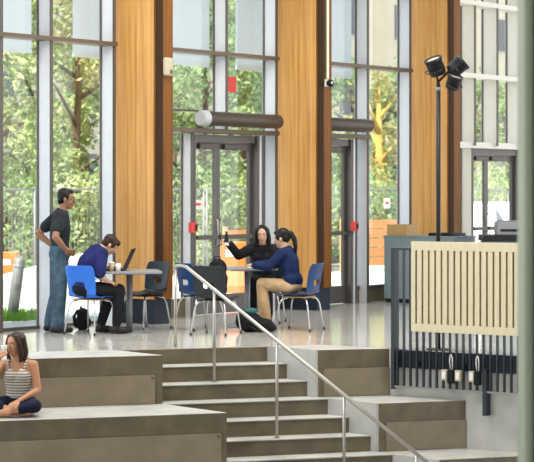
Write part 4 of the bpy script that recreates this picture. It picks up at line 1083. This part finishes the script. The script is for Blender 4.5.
# mesh fence
FV = -7.0
def fence_panel(u, label):
    p = FW(u, FV, -0.03); W_ = 2.3; Hh = 1.78
    t = thing('mesh_fence', label, 'fence', p, FA, 'wire mesh fence panels outside')
    for x in (0.02, W_ - 0.02):
        bm = bmesh.new(); tube(bm, [(x, 0, 0), (x, 0, Hh)], 0.021, 8); obj('upright', bm, M['galv'], t, True)
    for z in (0.12, Hh - 0.02):
        bm = bmesh.new(); tube(bm, [(0.02, 0, z), (W_ - 0.02, 0, z)], 0.018, 8); obj('rail', bm, M['galv'], t, True)
    bm = bmesh.new()
    x = 0.1
    while x < W_ - 0.05: box(bm, x - 0.0025, x + 0.0025, -0.0025, 0.0025, 0.12, Hh - 0.02); x += 0.085
    z = 0.3
    while z < Hh - 0.1: box(bm, 0.03, W_ - 0.03, -0.0075, -0.003, z - 0.0025, z + 0.0025); z += 0.17
    obj('mesh_infill', bm, M['galv'], t)
    bm = bmesh.new(); box(bm, -0.28, 0.28, -0.1, 0.1, 0, 0.1); o = obj('foot_block', bm, M['gravel'], t); o.location = (W_ - 0.3, 0, 0)
    return t
ords = ['leftmost window pane', 'standing person', 'pane between the standing person and the column', 'sensor column', 'left leaf of the double door', 'right leaf of the double door', 'lit-tube column', 'service desk', 'far right door', 'far right edge']
u = 5.6
for k, w_ in enumerate(ords[:9]):
    f = fence_panel(u, 'wire mesh fence panel outside, seen behind the ' + w_)
    if k == 6:
        pass
    u += 2.36
p = FW(uX(387, FV + 0.03), FV + 0.03)
t = thing('fence_notice', 'small white notice with red print hung on the mesh fence', 'sign', (p.x, p.y, 1.3), FA)
bm = bmesh.new(); box(bm, -0.12, 0.12, -0.004, 0.004, 0, 0.22); obj('plate', bm, M['paper'], t)
bm = bmesh.new(); box(bm, -0.08, 0.08, -0.0055, -0.0042, 0.09, 0.15); obj('print', bm, M['red'], t)

# trees
def tree(px, v, h, rad, leafm, barkm, label, n=5200, name='leafy_tree', trunk_r=0.11, low=0.12, size=(0.06, 0.15)):
    uu = uX(px, v); p = FW(uu, v, -0.03)
    t = thing(name, label, 'tree' if name == 'leafy_tree' else 'shrub', p, random.uniform(0, 6), 'trees beyond the fence' if name == 'leafy_tree' else 'shrubs beyond the fence')
    bm = bmesh.new()
    tube(bm, [(0, 0, 0), (0.05, 0.03, h * 0.3), (-0.04, 0.05, h * 0.6), (0.02, 0, h * 0.9)], [trunk_r, trunk_r * 0.85, trunk_r * 0.6, trunk_r * 0.2], 10)
    for k in range(7):
        a = k * 2.4; z = h * (0.25 + 0.08 * k)
        tube(bm, [(0, 0.03, z), (rad * 0.4 * math.cos(a), rad * 0.4 * math.sin(a), z + h * 0.08), (rad * 0.75 * math.cos(a), rad * 0.75 * math.sin(a), z + h * 0.14)], [trunk_r * 0.45, trunk_r * 0.3, trunk_r * 0.1], 7)
    obj('trunk', bm, barkm, t, True)
    vs, fs = [], []
    cl = []
    for k in range(46):
        z = random.uniform(low, 0.97); prof = math.sin(PI * min(1, (z - low) / (1 - low) * 0.86 + 0.12)) ** 0.6
        a = random.uniform(0, 2 * PI); rr = rad * prof * math.sqrt(random.uniform(0.1, 1))
        cl.append((V((rr * math.cos(a), rr * math.sin(a), z * h)), random.uniform(0.28, 0.62) * (0.6 + 0.25 * rad)))
    for k in range(n):
        c, r_ = random.choice(cl)
        dd = V((random.gauss(0, 1), random.gauss(0, 1), random.gauss(0, 0.8))).normalized() * (r_ * random.random() ** 0.45)
        q = c + dd
        if q.z < 0.05: continue
        leaf_cloud(vs, fs, q, random.uniform(*size))
    raw('foliage', vs, fs, leafm, t)
    return t
tree(-15, -11.0, 6.4, 2.1, M['leafA'], M['bark'], 'yellow-green leafy tree outside behind the leftmost window pane')
tree(38, -14.5, 7.4, 2.3, M['leafB'], M['bark'], 'mid green leafy tree outside behind the mullion by the standing person')
tree(76, -10.8, 6.3, 1.9, M['leafC'], M['bark'], 'olive brown leafy tree outside behind the standing person')
tree(122, -12.5, 6.8, 2.0, M['leafA'], M['bark'], 'leafy tree outside hidden mostly by the sensor column')
tree(172, -15.5, 7.8, 2.4, M['leafB'], M['bark'], 'mid green leafy tree outside left of the double door')
tree(203, -11.0, 6.6, 1.7, M['leafB'], M['bark'], 'leafy tree outside behind the left leaf of the double door')
tree(243, -11.5, 6.8, 1.8, M['leafA'], M['bark'], 'yellow-green leafy tree outside behind the red square notice')
tree(298, -13.5, 6.6, 2.0, M['leafB'], M['bark'], 'leafy tree outside hidden by the lit-tube column')
tree(352, -16.0, 5.6, 1.9, M['leafB'], M['bark'], 'leafy tree outside behind the right hand door')
tree(378, -11.0, 4.9, 0.9, M['leafC'], M['bark_tan'], 'slim olive tree with a tan trunk outside behind the fence notice', 1100, trunk_r=0.17, low=0.3)
tree(398, -15.0, 5.4, 1.6, M['leafB'], M['bark'], 'leafy tree outside behind the plywood box')
tree(432, -14.0, 5.6, 1.9, M['leafC'], M['bark'], 'leafy tree outside hidden by the column with the spotlights')
tree(474, -13.0, 5.3, 1.8, M['leafB'], M['bark'], 'leafy tree outside behind the left leaf of the far right door')
tree(505, -15.0, 5.5, 2.0, M['leafA'], M['bark'], 'leafy tree outside behind the right leaf of the far right door')
for px, lm, lb in ((5, 'leafB', 'low green shrub outside below the leftmost window tree'), (55, 'leafA', 'low yellow-green shrub outside behind the standing person'), (98, 'leafB', 'low green shrub outside beside the sensor column'), (150, 'leafA', 'low shrub outside hidden by the sensor column'),
                   (196, 'leafB', 'low green shrub outside behind the left door leaf'), (232, 'leafA', 'low shrub outside behind the right door leaf'), (285, 'leafB', 'low shrub outside hidden by the lit-tube column'), (345, 'leafB', 'low shrub outside behind the right hand door'), (388, 'leafB', 'low shrub outside behind the orange boards'), (440, 'leafB', 'low shrub outside hidden by the spotlight column'), (480, 'leafA', 'low shrub outside above the white car'), (512, 'leafB', 'low shrub outside at the far right edge')):
    tree(px, -9.9, 2.1, 1.35, M[lm], M['bark'], lb, 2600, 'garden_shrub', 0.04, 0.03, (0.05, 0.11))

# pale building far behind the trees
p = FW(uX(262, -30), -30, -0.03)
t = thing('apartment_building', 'pale cream rendered building far behind the trees', 'building', p, FA)
bm = bmesh.new(); box(bm, -26, 26, 0, 8, 0, 15); obj('wall', bm, M['render_wall'], t)
for fl in range(4):
    for k in range(12):
        bm = bmesh.new(); x = -24 + k * 4.2; z = 1.5 + fl * 3.4; box(bm, x, x + 1.6, -0.03, -0.001, z, z + 1.5); w_ = obj('window', bm, M['win_dark'], t)
bm = bmesh.new(); box(bm, -26.3, 26.3, -0.4, 8.3, 15.001, 15.4); obj('parapet', bm, M['render_wall'], t)

# orange site barriers and boards
def barrier(px, v, w_, h, label, z=-0.03):
    uu = uX(px, v); p = FW(uu, v, z)
    t = thing('site_barrier', label, 'barrier', p, 0, 'orange site barriers')
    bm = bmesh.new()
    prof = [(-0.22, 0), (0.22, 0), (0.2, 0.12), (0.09, h * 0.45), (0.07, h), (-0.07, h), (-0.09, h * 0.45), (-0.2, 0.12)]
    a = [bm.verts.new((-w_ / 2, y, zz)) for y, zz in prof]; b = [bm.verts.new((w_ / 2, y, zz)) for y, zz in prof]
    bm.faces.new(a[::-1]); bm.faces.new(b)
    for i in range(len(prof)): bm.faces.new((a[i], a[(i + 1) % len(prof)], b[(i + 1) % len(prof)], b[i]))
    obj('barrier_body', bm, M['orange'], t, bevel=0.015)
    bm = bmesh.new(); box(bm, -w_ * 0.3, w_ * 0.3, -0.082, -0.0705, h * 0.72, h * 0.84); obj('reflector', bm, M['white'], t)
barrier(233, -3.6, 0.42, 0.86, 'orange plastic site barrier outside behind the outstretched arm')
barrier(2, -5.5, 0.5, 0.75, 'orange plastic site barrier outside at the left edge behind the bollard')
uu = uX(374, -6.4); p = FW(uu, -6.4, -0.03)
t = thing('site_hoarding', 'pale orange board hoarding outside behind the plywood box', 'hoarding', p, FA)
for k in range(5):
    bm = bmesh.new(); box(bm, -1.2, 1.2, -0.02, 0.02, 0.12 + k * 0.2, 0.30 + k * 0.2); obj('board', bm, M['orange_wood'], t)
for x in (-1.1, 1.1):
    bm = bmesh.new(); box(bm, x - 0.04, x + 0.04, 0.021, 0.1, 0, 1.15); obj('stake', bm, M['ply'], t)
uu = uX(224, -5.9); p = FW(uu, -5.9, -0.03)
t = thing('site_hoarding', 'low pale orange boards outside behind the right door leaf', 'hoarding', p, FA)
for k in range(2):
    bm = bmesh.new(); box(bm, 0.0, 1.1, -0.02, 0.02, 0.6 + k * 0.22, 0.76 + k * 0.22); obj('board', bm, M['orange_wood'], t)
for x in (0.1, 1.0):
    bm = bmesh.new(); box(bm, x - 0.04, x + 0.04, 0.021, 0.1, 0, 1.05); obj('stake', bm, M['ply'], t)
# low white ramp wall outside the first bay
p = FW(uX(2, -4.2), -4.2, -0.03)
t = thing('ramp_wall', 'low white sloping ramp wall outside behind the standing person', 'wall', p, FA)
bm = bmesh.new()
a = [bm.verts.new(q) for q in ((-0.6, -0.1, 0), (2.0, -0.1, 0), (2.0, -0.1, 0.72), (-0.6, -0.1, 0.32))]; b = [bm.verts.new((v.co.x, 0.1, v.co.z)) for v in a]
bm.faces.new(a); bm.faces.new(b[::-1])
for i in range(4): bm.faces.new((a[i], b[i], b[(i + 1) % 4], a[(i + 1) % 4]))
obj('wall_body', bm, M['pave'], t)
bm = bmesh.new(); tube(bm, [(-0.6, 0, 0.33), (2.0, 0, 0.735)], 0.035, 8); obj('coping', bm, M['white'], t)

# white car outside the far door
p = FW(uX(478, -5.4), -5.4, -0.03)
t = thing('car', 'white car parked outside, seen through the far right glass door', 'car', p, FA)
bm = bmesh.new()
def car_sec(x, w_, z0, z1, zr, wr): return [(x, -w_, z0), (x, w_, z0), (x, w_, z1), (x, wr, zr), (x, -wr, zr), (x, -w_, z1)]
secs = [(-2.1, 0.70, 0.35, 0.62, 0.66, 0.62), (-1.9, 0.82, 0.25, 0.80, 0.86, 0.7), (-1.0, 0.86, 0.22, 0.90, 0.97, 0.72), (-0.45, 0.86, 0.22, 0.93, 1.42, 0.58), (0.5, 0.86, 0.22, 0.95, 1.47, 0.58), (1.3, 0.86, 0.22, 0.95, 1.36, 0.56), (1.85, 0.84, 0.25, 0.93, 1.02, 0.68), (2.1, 0.76, 0.35, 0.8, 0.86, 0.66)]
rings = [[bm.verts.new(q) for q in car_sec(*s)] for s in secs]
skin_rings(bm, rings)
obj('body', bm, M['car'], t, False, 0.03)
for s in (-1, 1):
    bm = bmesh.new()
    pts = [(-0.62, 0.98), (-0.3, 1.36), (1.15, 1.34), (1.55, 1.0)]
    vsn = [bm.verts.new((x, s * (0.868 - (z - 0.93) * 0.58), z)) for x, z in pts]; bm.faces.new(vsn if s < 0 else vsn[::-1])
    obj('side_window', bm, M['win_dark'], t)
    for x in (-1.3, 1.3):
        bm = bmesh.new(); tube(bm, [(x, s * 0.68, 0.32), (x, s * 0.875, 0.32)], 0.32, 20); wh = obj('wheel', bm, M['tyre'], t, False)
        bm = bmesh.new(); tube(bm, [(x, s * 0.8755, 0.32), (x, s * 0.885, 0.32)], 0.19, 16); obj('hub', bm, M['galv'], wh)

# ------------------------------------------------------------------ light
w = bpy.data.worlds.new('sky'); S.world = w; w.use_nodes = True
n, l = w.node_tree.nodes, w.node_tree.links
bg = n['Background']; bg.inputs['Strength'].default_value = 1.15
tc = n.new('ShaderNodeTexCoord'); sp = n.new('ShaderNodeSeparateXYZ'); rp = n.new('ShaderNodeValToRGB')
rp.color_ramp.elements[0].position = 0.0; rp.color_ramp.elements[0].color = (0.93, 0.93, 0.90, 1)
rp.color_ramp.elements[1].position = 0.7; rp.color_ramp.elements[1].color = (0.62, 0.76, 0.95, 1)
l.new(tc.outputs['Generated'], sp.inputs[0]); l.new(sp.outputs['Z'], rp.inputs['Fac']); l.new(rp.outputs['Color'], bg.inputs['Color'])

sun = bpy.data.lights.new('sun', 'SUN'); sun.energy = 6.5; sun.angle = R(2); sun.color = (1.0, 0.95, 0.84)
so = bpy.data.objects.new('sun', sun); COL.objects.link(so)
Ld = V((-0.28, -0.62, 0.73)); so.rotation_euler = Ld.to_track_quat('Z', 'Y').to_euler(); so.location = (-6, 10, 14)
for i, (x, y, pw) in enumerate(((-2.5, 17.5, 190), (2.5, 18.5, 190), (0, 22.8, 170))):
    a = bpy.data.lights.new('overhead_fill', 'AREA'); a.shape = 'RECTANGLE'; a.size = 4; a.size_y = 2.4; a.energy = pw; a.color = (1.0, 0.95, 0.86)  # added area lamps that fill the interior from above
    ao = bpy.data.objects.new('overhead_fill', a); COL.objects.link(ao); ao.location = (x, y, 6.9)

# ------------------------------------------------------------------ camera
cam = bpy.data.cameras.new('camera'); cam.sensor_width = 36; cam.lens = 36 * F_PX / 534
cam.shift_y = -(231 - HY) / 534; cam.clip_end = 500; cam.clip_start = 0.1
cam.dof.use_dof = True; cam.dof.focus_distance = 23.0; cam.dof.aperture_fstop = 3.8
co = bpy.data.objects.new('camera', cam); COL.objects.link(co); co.location = (0, 0, CAMZ); co.rotation_euler = (R(90), 0, 0)
S.camera = co
S.view_settings.view_transform = 'Standard'; S.view_settings.look = 'None'; S.view_settings.exposure = 0.95; S.view_settings.gamma = 1.0
S.view_settings.use_curve_mapping = False
